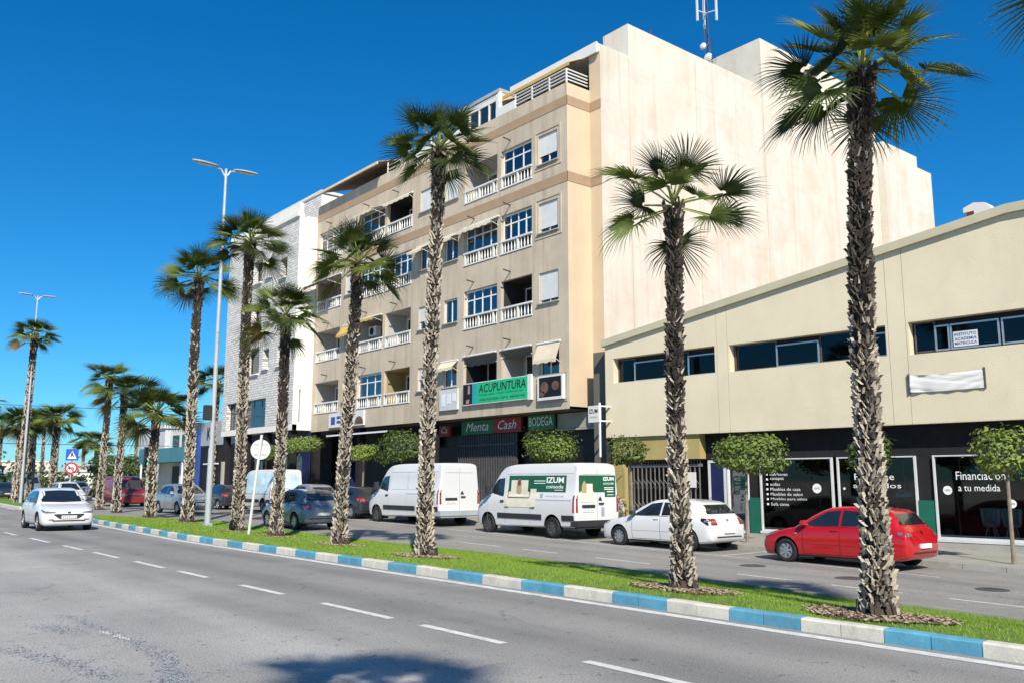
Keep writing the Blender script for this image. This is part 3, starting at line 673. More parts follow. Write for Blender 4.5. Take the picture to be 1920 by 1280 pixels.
def window(parent, a, b, c, d, y, kind='glass', n=2, fr='whitemetal', shut=0., tr=None, sill=True, room='curtain_blue', dep=.16, local=False):
    yy = y+dep-.06
    f = MB(); frame(f, a+.005, b-.005, c+.005, d-.005, yy, n, .055, tr); fo = f.build('window', M[fr], parent, local=local)
    L = local
    for i in range(n):
        xa = a+(b-a)*i/n+.03; xb = a+(b-a)*(i+1)/n-.03
        p = MB(); p.quad((xa,yy+.03,c+.04),(xb,yy+.03,c+.04),(xb,yy+.03,d-.04),(xa,yy+.03,d-.04)); p.build('pane', M['winglass'], fo, local=L)
    q = MB(); q.quad((a,yy+.45,c-.05),(b,yy+.45,c-.05),(b,yy+.45,d+.05),(a,yy+.45,d+.05)); q.quad((a,yy+.06,c-.05),(a,yy+.06,d+.05),(a,yy+.45,d+.05),(a,yy+.45,c-.05)); q.quad((b,yy+.06,d+.05),(b,yy+.06,c-.05),(b,yy+.45,c-.05),(b,yy+.45,d+.05))
    q.build('room', M[room], fo, local=L)
    if shut > 0:
        s = MB(); zz = d-.01; zl = d-(d-c)*shut
        while zz > zl: s.box(a+.02,b-.02,yy-.035,yy-.012,zz-.05,zz-.008); zz -= .05
        s.build('shutter', M['shutter'], fo, local=L)
    if sill:
        s = MB(); s.box(a-.08,b+.08,y-.11,y+dep-.07,c-.06,c-.005); s.build('sill', M['concrete'], parent, local=local)
    return fo
def balcony(parent, a, b, c, d, y, wallmat='innerwall', depth=1.35, glazed=0, rail=True, door=True, railmat='white'):
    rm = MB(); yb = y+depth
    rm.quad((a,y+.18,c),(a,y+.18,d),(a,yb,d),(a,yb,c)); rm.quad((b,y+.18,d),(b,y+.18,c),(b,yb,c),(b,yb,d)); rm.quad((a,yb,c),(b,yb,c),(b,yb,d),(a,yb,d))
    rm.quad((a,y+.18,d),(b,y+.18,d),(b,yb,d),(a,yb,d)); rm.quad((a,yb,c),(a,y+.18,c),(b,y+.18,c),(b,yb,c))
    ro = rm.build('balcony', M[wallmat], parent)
    if door and not glazed:
        dm = MB(); frame(dm, a+.25, a+.25+min(1.5,(b-a)*.55), c+.01, d-.18, yb-.06, 2, .07); dd = dm.build('door', M['whitemetal'], ro)
        g_ = MB(); g_.quad((a+.3,yb-.035,c+.05),(a+.2+min(1.5,(b-a)*.55),yb-.035,c+.05),(a+.2+min(1.5,(b-a)*.55),yb-.035,d-.24),(a+.3,yb-.035,d-.24)); g_.build('pane', M['carglass'], dd)
    if glazed:
        f = MB(); frame(f, a+.01, b-.01, c+.62, d-.01, y+.14, glazed, .075, d-.5 if (d-c) > 1.7 else None); fo = f.build('window', M['whitemetal'], parent)
        for i in range(glazed):
            xa = a+(b-a)*i/glazed+.03; xb = a+(b-a)*(i+1)/glazed-.03
            p = MB(); p.quad((xa,y+.165,c+.64),(xb,y+.165,c+.64),(xb,y+.165,d-.05),(xa,y+.165,d-.05)); p.build('pane', M['winglass'], fo)
        q = MB(); q.quad((a,y+.75,c),(b,y+.75,c),(b,y+.75,d),(a,y+.75,d)); q.build('curtain', M['curtain_blue'], fo)  # flat sheet coloured like sky mirrored in the glazing
        q = MB(); q.box(a+.01,b-.01,y+.13,y+.2,c,c+.615); q.build('apron', M['innerdark'], fo)
    if rail:
        r_ = MB(); r_.box(a-.02,b+.02,y-.05,y+.09,c+.60,c+.68); r_.box(a-.02,b+.02,y-.04,y+.08,c+.02,c+.09)
        n = max(5, int((b-a)/.235))
        for i in range(n+1):
            x = a+.06+(b-a-.12)*i/n
            if i % 5 == 0: r_.box(x-.05,x+.05,y-.03,y+.07,c+.09,c+.60)
            else:
                r_.lathe([(.02,c+.09),(.040,c+.22),(.036,c+.32),(.018,c+.45),(.026,c+.60)], 6, 'z', (x, y+.02, 0))
        r_.build('balustrade', M[railmat], parent)
def awning(parent, a, b, z, y, out=.9, drop=.55, mat='awning_cream', val=.16):
    mb = MB(); n = max(4, int((b-a)/.25))
    for i in range(n):
        xa = a+(b-a)*i/n; xb = a+(b-a)*(i+1)/n
        mb.quad((xa,y-.03,z),(xb,y-.03,z),(xb,y-out,z-drop),(xa,y-out,z-drop)); v = val*(1 if i % 2 else .8)
        mb.quad((xa,y-out,z-drop),(xb,y-out,z-drop),(xb,y-out-.01,z-drop-v),(xa,y-out-.01,z-drop-v))
    ao = mb.build('awning', M[mat], parent)
    ar = MB()
    for x in (a+.05, b-.05): ar.tube([(x,y-.01,z-drop-.15),(x,y-out+.02,z-drop-.02)], .015, 5)
    ar.tube([(a,y-.05,z+.01),(b,y-.05,z+.01)], .045, 8); ar.build('awning_frame', M['whitemetal'], ao)
def spout(parent, x, z, y, L=.42):
    """rain spout poking out of the facade"""
    mb = MB(); mb.tube([(x,y+.05,z),(x,y-L,z+.05)], .035, 6); mb.build('rain_spout', M['darkmetal'], parent)
# ------------------------------------------------------------------ apartment block
AX0, AX1, AY = -50.1, -26.7, 25.0
apt = thing('apartment_building', 'beige five storey apartment block with balconies and a blank white side wall', 'building', (-38.4, 40, -.2))
FL = [5.70, 8.88, 12.05, 15.22]
ops = []; bays = {'RR': (-31.30,-29.07), 'RL': (-34.2,-31.58), 'LR': (-41.55,-38.97), 'LL': (-44.5,-41.83), 'F': (-49.75,-46.75)}
for f in FL:
    for k, (a, b) in bays.items(): ops.append((a, b, f, f+1.92))
    ops.append((-28.6,-27.33,f+.45,f+1.82)); ops.append((-35.9,-34.75,f+.55,f+1.75)); ops.append((-38.2,-37.1,f+.55,f+1.75)); ops.append((-46.2,-45.1,f+.55,f+1.75))
mb = MB(); wall(mb, AX0, AX1, 4.65, 19.0, AY, ops, .18)
mb.quad((AX0,AY,19.0),(AX1,AY,19.0),(AX1,AY+.2,19.0),(AX0,AY+.2,19.0)); mb.quad((AX1,AY+.2,18.3),(AX0,AY+.2,18.3),(AX0,AY+.2,19),(AX1,AY+.2,19))
mb.build('facade', M['beige'], apt)
mb = MB(); mb.quad((AX1,AY,4.75),(AX1,26.4,4.75),(AX1,26.4,19.0),(AX1,AY,19.0)); mb.quad((AX1,26.4,4.65),(-26.0,26.4,4.65),(-26.0,26.4,20.95),(AX1,26.4,20.95)); mb.build('return_wall', M['peach'], apt)
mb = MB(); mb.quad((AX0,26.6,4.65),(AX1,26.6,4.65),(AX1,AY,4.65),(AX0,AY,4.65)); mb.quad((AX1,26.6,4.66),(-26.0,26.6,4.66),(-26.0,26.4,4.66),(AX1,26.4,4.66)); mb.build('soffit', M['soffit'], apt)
XP = -26.0                                               # blank side wall, stepped at the top
mb = MB()
prof = [(26.4,-.4),(60,-.4),(60,21.9),(56.2,21.9),(56.2,22.5),(51,22.5),(51,25.4),(38.7,25.4),(38.7,22.6),(28.26,22.6),(28.26,21.0),(26.4,20.95)]
for ya, yb, zt in ((26.4,28.26,20.97),(28.26,38.7,22.6),(38.7,50.6,25.4)): mb.quad((XP,ya,-.4),(XP,yb,-.4),(XP,yb,zt),(XP,ya,zt))
mb.quad((-27.6,28.26,20.5),(XP,28.26,20.5),(XP,28.26,22.6),(-27.6,28.26,22.6)); mb.quad((-27.6,28.26,22.6),(XP,28.26,22.6),(XP,38.7,22.6),(-27.6,38.7,22.6)); mb.quad((-27.6,28.26,22.6),(-27.6,38.7,22.6),(-27.6,38.7,18.3),(-27.6,28.26,18.3))
mb.build('side_wall', M['party'], apt)
mb = MB(); mb.box(XP-.002,XP+.012,38.68,38.72,-.2,22.6); mb.box(XP-.002,XP+.012,28.25,28.27,7.0,20.9); mb.build('expansion_joint', M['beige'], apt)
mb = MB(); mb.box(XP-.002,XP+.10,33.0,33.07,-.2,22.3); mb.build('downpipe', M['party'], apt)
mb = MB(); mb.box(-30.2,XP-.004,38.702,50.6,18.3,25.4); mb.build('stair_tower', M['party'], apt)
mb = MB(); mb.box(-34,-25.55,50.62,54.9,-.4,22.4); mb.box(-34,-25.56,54.9,56.8,-.4,21.7); mb.build('rear_wing', M['party'], apt)
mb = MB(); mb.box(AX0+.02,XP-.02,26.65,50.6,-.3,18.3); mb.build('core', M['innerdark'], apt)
for i, (z0_, z1_) in enumerate(((17.98,18.40),(14.48,14.92))):
    mb = MB(); mb.box(AX0,AX1+.018,AY-.018,AY+.01,z0_,z1_); mb.quad((AX1+.018,AY-.018,z0_),(AX1+.018,26.39,z0_),(AX1+.018,26.39,z1_),(AX1+.018,AY-.018,z1_)); mb.box(AX1+.018,XP+.0,26.38,26.41,z0_,z1_); mb.build('painted_band', M['band'], apt)
# openings, floor by floor (0 = lowest)
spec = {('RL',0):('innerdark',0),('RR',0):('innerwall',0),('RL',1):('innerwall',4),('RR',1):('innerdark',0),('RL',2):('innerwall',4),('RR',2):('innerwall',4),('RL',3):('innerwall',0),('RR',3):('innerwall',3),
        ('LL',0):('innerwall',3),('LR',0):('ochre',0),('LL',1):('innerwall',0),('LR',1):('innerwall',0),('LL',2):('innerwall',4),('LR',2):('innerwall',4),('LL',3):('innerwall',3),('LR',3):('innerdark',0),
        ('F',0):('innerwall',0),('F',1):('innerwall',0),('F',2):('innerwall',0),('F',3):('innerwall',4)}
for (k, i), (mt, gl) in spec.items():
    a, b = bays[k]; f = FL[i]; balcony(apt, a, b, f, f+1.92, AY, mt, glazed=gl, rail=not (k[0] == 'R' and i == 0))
for i, f in enumerate(FL):
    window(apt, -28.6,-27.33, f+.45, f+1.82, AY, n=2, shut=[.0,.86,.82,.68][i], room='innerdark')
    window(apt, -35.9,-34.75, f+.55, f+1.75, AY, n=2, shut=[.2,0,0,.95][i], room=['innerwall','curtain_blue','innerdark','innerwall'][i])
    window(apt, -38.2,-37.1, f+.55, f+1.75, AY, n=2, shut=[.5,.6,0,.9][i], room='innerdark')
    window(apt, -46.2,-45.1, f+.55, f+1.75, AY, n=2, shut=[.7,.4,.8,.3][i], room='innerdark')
    for x in (-33.4,-30.6,-43.6,-40.4,-48.2): spout(apt, x, f+2.28, AY)
# raised plaster surrounds of the two upper corner windows
for f in FL[2:]:
    mb = MB()
    for a, b, c, d in ((-28.85,-27.08,f+1.97,f+2.07),(-28.85,-27.08,f+.2,f+.3),(-28.85,-28.75,f+.3,f+1.97),(-27.18,-27.08,f+.3,f+1.97)): mb.box(a,b,AY-.03,AY+.002,c,d)
    mb.build('surround', M['beige'], apt)
for a, b, z, out, drop, mt in ((-34.3,-31.4,FL[2]+1.95,.55,.28,'awning_cream'),(-44.6,-41.8,FL[3]+1.9,.9,.35,'awning_cream'),(-41.6,-38.9,FL[3]+1.9,.3,.12,'awning_cream'),(-44.6,-41.9,FL[1]+1.95,.6,.2,'awning_yellow'),
     (-28.7,-27.2,FL[0]+1.85,.3,.75,'awning_cream'),(-36.0,-34.6,FL[0]+1.8,.4,.35,'awning_cream'),(-36.0,-34.6,FL[2]+1.85,.55,.3,'awning_cream'),(-38.4,-37.0,FL[2]+1.85,.7,.4,'awning_cream'),(-46.3,-45.0,FL[1]+1.85,.5,.6,'awning_yellow'),(-34.2,-31.6,FL[0]+1.88,-.25,.3,'soffit'),(-31.3,-29.1,FL[0]+1.88,-.25,.22,'soffit'),(-49.8,-46.7,FL[2]+2.0,1.0,.5,'awning_dark')):
    awning(apt, a, b, z, AY, out, drop, mt)
ac = MB(); ac.box(-44.2,-43.4,25.5,25.85,9.9,10.45); aco = ac.build('air_conditioner', M['whitemetal'], apt)
ac = MB(); ac.lathe([(.22,25.49),(.18,25.485),(.0,25.485)], 16, 'y', (-43.85,0,10.17)); ac.build('fan_grille', M['black'], aco)
# roof terrace
def bars(mb, pts, zs, rad=.03):
    for z in zs:
        mb.tube([(p[0],p[1],z) for p in pts], rad, 6)
mb = MB(); bars(mb, [(-30.3,25.08),(-26.78,25.08),(-26.78,26.36)], (19.2,19.36,19.52,19.68), .035)
for x in (-30.3,-29.1,-27.9,-26.78): mb.box(x-.03,x+.03,25.05,25.11,19.0,19.70)
mb.build('terrace_railing', M['white'], apt)
mb = MB(); mb.box(-32.1,-26.02,26.3,31,20.62,21.0); mb.box(-32.1,-26.02,26.2,26.3,20.55,21.05); mb.build('terrace_roof', M['white'], apt)
mb = MB(); mb.box(-32.1,-26.2,28.0,28.1,18.3,20.6); mb.build('terrace_glazing', M['carglass'], apt)
mb = MB(); mb.box(-32.1,-31.75,26.2,28,18.3,20.6); mb.box(-31.9,-31.7,25.15,25.35,18.9,20.3); mb.build('terrace_pier', M['white'], apt)
mb = MB(); mb.extr([(-31.6,26.2,20.55),(-26.9,26.2,20.55),(-26.9,25.35,20.12),(-31.6,25.35,20.12)], (0,0,.03)); mb.box(-31.6,-26.9,25.32,25.36,19.98,20.14); mb.build('terrace_awning', M['awning_yellow'], apt)
mb = MB(); mb.box(-31.75,-30.3,25.02,25.10,19.0,19.42); mb.build('terrace_parapet', M['white'], apt)
# glazed penthouse room
pr = MB(); pr.box(-35.2,-31.75,25.25,28,20.45,20.62); pr.build('penthouse_roof', M['greysheet'], apt)
mb = MB(); frame(mb, -35.1,-31.85,19.0,20.42,25.3,4,.09, 20.08,.08); mb.box(-35.1,-31.85,25.31,25.37,20.1,20.42); po = mb.build('penthouse_window', M['white'], apt)
mb = MB(); mb.quad((-35.0,25.36,19.05),(-31.9,25.36,19.05),(-31.9,25.36,20.1),(-35.0,25.36,20.1)); mb.build('pane', M['carglass'], po)
mb = MB(); mb.box(-31.84,-31.76,25.4,27.6,19.0,20.42); mb.build('penthouse_side', M['peach'], apt)
mb = MB(); mb.box(-31.86,-31.72,25.25,25.4,18.98,20.44); mb.box(-31.86,-31.72,27.5,27.64,18.98,20.44); mb.build('penthouse_post', M['white'], apt)
mb = MB(); mb.box(-41.8,-36,25.9,28,18.3,20.0); mb.build('penthouse_wall', M['whitewall'], apt)
mb = MB(); bars(mb, [(-41.8,25.1),(-36,25.1)], (19.2,19.45,19.7)); [mb.box(x-.03,x+.03,25.07,25.13,19.0,19.72) for x in (-41.8,-40.3,-38.9,-37.4,-36)]; mb.build('terrace_railing', M['white'], apt)
mb = MB(); n = 14
for i in range(n):
    xa = -49.2+7.4*i/n; xb = -49.2+7.4*(i+1)/n-.03
    mb.extr([(xa,28.6,20.9),(xb,28.6,20.9),(xb,24.4,19.55),(xa,24.4,19.55)], (0,0,.05))
mb.build('terrace_awning', M['awning_brown'], apt)
mb = MB(); mb.box(-49.3,-41.8,24.36,24.44,19.42,19.56); mb.build('awning_beam', M['awning_cream'], apt); mb = MB(); mb.box(-49.2,-41.9,28.6,28.7,18.3,20.9); mb.build('terrace_wall', M['whitewall'], apt)
mb = MB(); mb.box(-49.0,-42,26.6,28.55,18.3,19.4); mb.build('terrace_wall', M['innerdark'], apt)
mb = MB(); mb.box(-46.8,-45.7,29.6,30.6,18.3,21.6); mb.build('chimney', M['whitewall'], apt)
# shop fronts in the shade under the overhang
GY = 26.5
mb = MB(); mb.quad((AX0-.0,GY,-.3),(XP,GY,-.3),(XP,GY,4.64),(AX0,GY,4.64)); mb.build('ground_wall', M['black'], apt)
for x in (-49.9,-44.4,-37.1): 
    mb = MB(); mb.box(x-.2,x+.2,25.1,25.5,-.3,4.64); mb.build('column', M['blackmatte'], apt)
mb = MB(); mb.box(-36.2,-31.6,GY-.3,GY-.22,0,3.9)
for i in range(24): mb.box(-36.15+.19*i,-36.11+.19*i,GY-.36,GY-.301,0,3.88)
mb.box(-36.2,-31.6,GY-.38,GY-.36,3.36,3.44); mb.build('roller_gate', M['darkmetal'], apt)
mb = MB(); mb.box(-28.8,-26.1,26.2,26.3,3.95,4.6); mb.box(-28.8,-26.1,26.1,26.31,3.85,3.93); mb.build('garage_lintel', M['concrete'], apt)
mb = MB(); mb.box(-42.5,-38,GY-.25,GY-.2,3.4,3.95); mb.build('shop_board', M['greysheet'], apt)
mb = MB(); mb.box(-47.6,-46.9,26.1,26.4,0,4.5); p_ = mb.build('shop_pillar', M['navy'], apt)
mb = MB()
for i in range(10): mb.box(-47.33,-47.17,26.08,26.099,3.7-.3*i,3.88-.3*i)
mb.build('lettering', M['vinyl'], p_)
mb = MB(); mb.extr([(-47.4,25.9,4.5),(-40.6,25.9,4.5),(-40.6,24.7,4.28),(-47.4,24.7,4.28)], (0,0,.04)); mb.build('shop_awning', M['navy'], apt)
mb = MB(); mb.box(-47.4,-40.6,24.66,24.70,4.25,4.34); mb.build('awning_rail', M['whitemetal'], apt)
def sign(name, label, cat, boxes, loc=None):
    """flat sign of several printed layers; first entry is the board"""
    t = thing(name, label, cat, loc)
    for nm, mb, mt in boxes: mb.build(nm, M[mt] if isinstance(mt, str) else [M[q] for q in mt], t)
    return t
# ACUPUNTURA board
b0 = MB(); b0.box(-34.02,-29.0,24.84,24.96,5.22,6.26)
fr_ = MB(); fr_.box(-29.2,-28.98,24.82,24.97,5.18,6.3)
gp = MB(); gp.quad((-32.9,24.836,5.25),(-29.22,24.836,5.25),(-29.22,24.836,6.23),(-32.9,24.836,6.23))
tp = MB(); tp.quad((-33.25,24.835,5.25),(-32.9,24.835,5.25),(-32.9,24.835,6.23),(-33.25,24.835,6.23))
ph = MB(); ph.quad((-33.98,24.835,5.26),(-33.25,24.835,5.26),(-33.25,24.835,6.22),(-33.98,24.835,6.22))
pk = MB(); pk.quad((-33.75,24.831,5.3),(-33.5,24.831,5.3),(-33.45,24.831,5.5),(-33.7,24.831,5.48)); pk.quad((-33.6,24.831,5.75),(-33.42,24.831,5.75),(-33.42,24.831,6.15),(-33.58,24.831,6.15))
tx = MB(); put_text(tx, 'ACUPUNTURA', -32.75, 24.831, 5.74, 3.42, .40, .12, .012)
put_text(tx, 'MASAJE  REIKI  YOGA  OSTEOPATIA', -32.75, 24.831, 5.58, 3.2, .085); put_text(tx, 'HERBORISTERIA  DIETA  BIENESTAR', -32.7, 24.831, 5.36, 3.3, .10)
sign('shop_sign', 'green sign reading ACUPUNTURA below the first floor balconies', 'sign', [('board',b0,'white'),('edge',fr_,'white'),('green_field',gp,'green_sign'),('teal_field',tp,'teal_print'),('photo',ph,'black'),('photo_figure',pk,'pink_print'),('lettering',tx,'ink')], (-31.5,24.9,5.22))
b0 = MB(); b0.box(-28.52,-26.92,24.80,24.96,5.08,6.12)
ph = MB(); ph.quad((-28.40,24.796,5.2),(-27.0,24.796,5.2),(-27.0,24.796,6.05),(-28.40,24.796,6.05))
pk = MB()
for (cx, cz, rx, rz) in ((-28.05,5.62,.26,.26),(-27.35,5.66,.24,.2),(-28.2,5.35,.16,.12)): pk.poly([(cx+rx*math.cos(k*.52), 24.792, cz+rz*math.sin(k*.52)) for k in range(12)])
b2 = MB(); b2.box(-28.62,-26.82,24.97,25.02,4.98,6.2)
sign('photo_sign', 'dark photo poster in a white frame at the building corner', 'sign', [('board',b0,'white'),('backing',b2,'concrete'),('photo',ph,'black'),('photo_figure',pk,'brown_print')], (-27.7,24.9,5.08))
b0 = MB(); b0.box(-36.0,-34.5,24.86,24.98,5.1,6.12); l = MB()
for i in range(3): l.box(-35.8+.45*i,-35.5+.45*i,24.85,24.859,5.3+.1*i,5.9)
sign('shop_sign', 'small pale blank sign box under the small first floor window', 'sign', [('board',b0,'greywhite'),('print',l,'whitemetal')], (-35.2,24.9,5.1))
b0 = MB(); b0.box(-47.5,-43.4,24.84,24.96,4.78,5.62); l = MB(); l.box(-47.2,-46.7,24.83,24.839,4.95,5.4); l.box(-46.5,-45.9,24.83,24.839,5.25,5.42); l.box(-46.5,-45.9,24.83,24.839,5.0,5.15); k = MB(); k.poly([(-43.9+.5*math.cos(q*.45),24.83,4.85+.45*math.sin(q*.45)) for q in range(8)])
sign('shop_sign', 'white and blue sign board above the dark blue shop awning', 'sign', [('board',b0,'white'),('print',l,'blue'),('dark_shape',k,'brown_print')], (-45.4,24.9,4.78))
def shop_band(label, x0, x1, z0_, z1_, mat, txt, shear, tw, ink='vinyl', wt=0.):
    y = 25.95; b = MB(); b.box(x0,x1,y,y+.12,z0_,z1_); t = MB(); put_text(t, txt, x0+(x1-x0-tw)/2, y-.006, z0_+.16, tw, (z1_-z0_)*.62, shear, wt)
    sign('shop_sign', label, 'sign', [('board',b,mat),('lettering',t,ink)], ((x0+x1)/2, y, z0_))
shop_band('green shop sign reading Menta above the roller gate', -35.6,-33.05,3.92,4.6,'sign_green2','Menta',.3,1.8)
shop_band('red shop sign reading Cash above the roller gate', -33.03,-31.0,3.92,4.6,'red_sign','Cash',.3,1.35)
shop_band('green shop sign reading BODEGA beside the garage lintel', -30.5,-28.75,3.95,4.6,'sign_green2','BODEGA',0,1.6)
shop_band('small green shop sign left of the roller gate', -38.6,-37.6,3.92,4.45,'sign_green2','Me',.3,.5)
shop_band('small red shop sign left of the roller gate', -37.58,-36.6,3.92,4.45,'red_sign','Ca',.3,.5)
# antenna mast and aerials on the roof
t = thing('antenna_mast', 'slim lattice antenna mast with white panels on the roof', 'antenna', (-28.2,37.0,22.0))
mb = MB(); H_ = 6.0
for k in range(3):
    a = k*2.094; mb.tube([(-28.2+.22*math.cos(a),37+.22*math.sin(a),18.3),(-28.2+.1*math.cos(a),37+.1*math.sin(a),22+H_)], .018, 5)
for i in range(16):
    z = 18.6+i*.58; a = (i % 3)*2.094; b = a+2.094; q = .22-.12*(z-18.3)/9.7; mb.tube([(-28.2+q*math.cos(a),37+q*math.sin(a),z),(-28.2+q*math.cos(b),37+q*math.sin(b),z+.5)], .014, 4)
mb.build('mast', M['darkmetal'], t)
for k in range(3):
    a = k*2.094+.3; cx, cy = -28.2+.6*math.cos(a), 37+.6*math.sin(a); mb = MB(); mb.box(cx-.05,cx+.05,cy-.04,cy+.04,26.6,28.4); mb.tube([(-28.2,37,27.2),(cx,cy,27.2)], .03, 5); mb.build('panel_antenna', M['greywhite'], t)
for (dx, z, q) in ((.2,24.4,.28),(-.1,25.2,.2),(.15,23.6,.22),(-.25,24.0,.16)):
    mb = MB(); mb.lathe([(0,-.05),(q*.7,-.02),(q,.06),(q,.09)], 12, 'y', (-28.2+dx,36.7,z)); mb.build('dish', M['white'], t)
for x, y, h, s in ((-27.3,36.2,1.6,1),(-28.9,38.2,3.6,1),(-26.6,30.5,.8,.6)):
    t = thing('aerial', {1.6:'thin television aerial beside the antenna mast',3.6:'small aerial with crossed rods on the stair tower',.8:'little aerial near the front of the blank wall'}[h], 'antenna', (x,y,22.5)); mb = MB(); zb = 22.5 if h < 3 else 25.3; hh = h if h < 3 else 1.0
    mb.tube([(x,y,zb-.1),(x,y,zb+hh)], .025, 5)
    for i in range(5): mb.tube([(x-.3*s,y,zb+hh-.12*i),(x+.3*s,y,zb+hh-.12*i)], .012, 4)
    mb.build('aerial_rods', M['darkmetal'], t)
# ------------------------------------------------------------------ white stone-clad building
WX0, WX1, WY = -61.4, -50.12, 23.75
wb = thing('white_building', 'white stone clad apartment building with deep dark windows', 'building', (-55.7,35,0))
wo = [(-57.1,-55.55,14.9,16.5),(-54.9,-54.0,15.0,16.3),(-52.7,-51.7,14.6,15.9),(-57.6,-55.45,8.7,10.5),(-54.85,-53.95,8.9,10.2),(-52.7,-51.7,8.9,10.2),(-57.1,-55.55,11.9,13.5),(-54.9,-54.0,12.0,13.3),(-57.9,-54.1,5.15,7.0),(-52.4,-50.9,5.3,7.15),(-60.6,-58.9,5.15,7.0)]
mb = MB(); wall(mb, WX0, WX1, 5.1, 18.2, WY, wo, .45); mb.build('stone_facade', M['stoneclad'], wb)
mb = MB(); mb.box(WX0,WX1,WY-.02,WY+.3,4.75,5.1); mb.build('base_band', M['whitewall'], wb); mb = MB(); mb.box(WX0-.1,WX1+.02,WY-.15,WY+.3,18.2,18.45); mb.box(WX0,WX1,WY+.0,WY+.25,18.45,19.1); mb.build('cornice', M['whitewall'], wb)
sops = [(24.15,24.75,5.25,7.25)]
mb = MB(); X = WX1
for ya, yb, za, zb in ((WY,24.15,4.75,18.2),(24.15,24.75,7.25,18.2),(24.15,24.75,4.75,5.25),(24.75,27,4.75,18.2)): mb.quad((X,ya,za),(X,yb,za),(X,yb,zb),(X,ya,zb))
mb.build('side_wall', M['whitewall'], wb)
mb = MB(); mb.box(WX1-.5,WX1-.3,24.0,24.9,5.1,7.4); mb.build('side_window', M['black'], wb)
mb = MB(); mb.box(WX0,WX1-.02,WY+.5,50,4.8,18.3); mb.box(WX0,-50.3,25.3,50,18.3,20.1); mb.build('body', M['whitewall'], wb)
mb = MB(); mb.box(WX0-.05,-50.2,25.2,50,20.1,20.28); mb.build('roof_slab', M['white'], wb)
mb = MB(); mb.quad((WX0,25.29,18.4),(-50.32,25.29,18.4),(-50.32,25.29,20.1),(WX0,25.29,20.1)); mb.build('setback_wall', M['stoneclad'], wb)
for i, (a, b, c, d) in enumerate(wo):
    if d < 7.3:
        f = MB(); frame(f, a,b,c,d, WY+.3, 3 if b-a > 1.6 else 1, .05); fo = f.build('window', M['darkmetal'], wb); q = MB(); q.quad((a,WY+.33,c),(b,WY+.33,c),(b,WY+.33,d),(a,WY+.33,d)); q.build('pane', M['winglass'], fo); q = MB(); q.quad((a,WY+.44,c),(b,WY+.44,c),(b,WY+.44,d),(a,WY+.44,d)); q.build('curtain', M['teal'], fo)
    else:
        q = MB(); q.quad((a,WY+.44,c),(b,WY+.44,c),(b,WY+.44,d),(a,WY+.44,d)); fo = q.build('window', M['carglass'], wb)
        f = MB(); frame(f, a,b,c,d, WY+.38, 1, .05); f.build('frame', M['darkmetal'], fo)
        s = MB(); s.box(a-.05,b+.05,WY-.16,WY+.3,c-.08,c); s.build('sill', M['whitewall'], wb)
mb = MB(); mb.box(WX0+.3,WX1,WY+1.2,WY+1.3,-.2,4.75); mb.build('shop_front', M['navy'], wb)
mb = MB()
for a, b in ((-60.5,-57.6),(-57.2,-54.4),(-54.0,-51.0)): mb.quad((a,WY+1.19,.5),(b,WY+1.19,.5),(b,WY+1.19,3.2),(a,WY+1.19,3.2))
mb.build('shop_glass', M['carglass'], wb)
for x in (-61,-57.4,-54.2,-50.6): mb = MB(); mb.box(x-.2,x+.2,WY+.1,WY+.5,-.2,4.75); mb.build('column', M['blackmatte'], wb)
mb = MB(); mb.box(-60.9,-60.7,WY-.1,WY+.1,.9,3.0); mb.build('pipe_box', M['concrete'], wb)
# ------------------------------------------------------------------ warehouse with shops, turned a little from the street
WH = thing('warehouse', 'pale yellow rendered warehouse with long strip windows over dark shops', 'building', (-24.4,25.0,0), R(4.5))
def rt(s): return 7.03 + (s)*.1462 if s < 14.7 else (9.18 if s < 18 else 9.18-(s-18)*.1462)
strips = [(.22,4.9,5.49,6.46),(5.5,11.05,5.47,6.42),(11.74,20.5,5.43,6.42)]
segs = [(-.2,4.985),(5.0,5.42),(5.435,11.12),(11.135,11.66),(11.675,22.0)]
for a, b in segs:
    mb = MB(); o = [q for q in strips if q[0] >= a and q[1] <= b]; xs_ = [a]+[v for v in (14.7,18.0) if a < v < b]+[b]
    tops = [(v) for v in xs_]
    if not o: wall(mb, a, b, 3.38, 6.9, 0, [], .3, rt)
    else:
        wall(mb, a, b, 3.38, 6.9, 0, o, .35)
        for u, v in zip(xs_[:-1], xs_[1:]): mb.quad((u,0,6.9),(v,0,6.9),(v,0,rt(v)),(u,0,rt(u)))
    mb.box(a,b,.001,.3,3.36,3.379)
    mb.quad((a,0,3.36),(a,0,rt(a)),(a,.06,rt(a)),(a,.06,3.36)); mb.quad((b,0,rt(b)),(b,0,3.36),(b,.06,3.36),(b,.06,rt(b)))
    mb.build('wall_panel', M['warehouse'], WH, local=True)
mb = MB()
for u, v in ((-.3,14.7),(14.7,18),(18,22)):
    mb.hexa([(u,-.14,rt(u)-.02),(v,-.14,rt(v)-.02),(v,.3,rt(v)-.02),(u,.3,rt(u)-.02)], [(u,-.14,rt(u)+.24),(v,-.14,rt(v)+.24),(v,.3,rt(v)+.24),(u,.3,rt(u)+.24)])
mb.build('cornice', M['cornice'], WH, local=True)
mb = MB()                                             # roof and body behind
mb.box(-1.3,-.21,.55,3,-.3,6.9); mb.build('side_infill', M['soffit'], WH, local=True); mb = MB()  # dark block put in for the shadowed recess beside the apartments
for u, v in ((-.2,14.7),(14.7,18),(18,22)): mb.hexa([(u,.5,5.0),(v,.5,5.0),(v,28,5.0),(u,28,5.0)], [(u,.5,rt(u)),(v,.5,rt(v)),(v,28,rt(v)),(u,28,rt(u))])
mb.build('roof_body', M['terracotta'], WH, local=True)
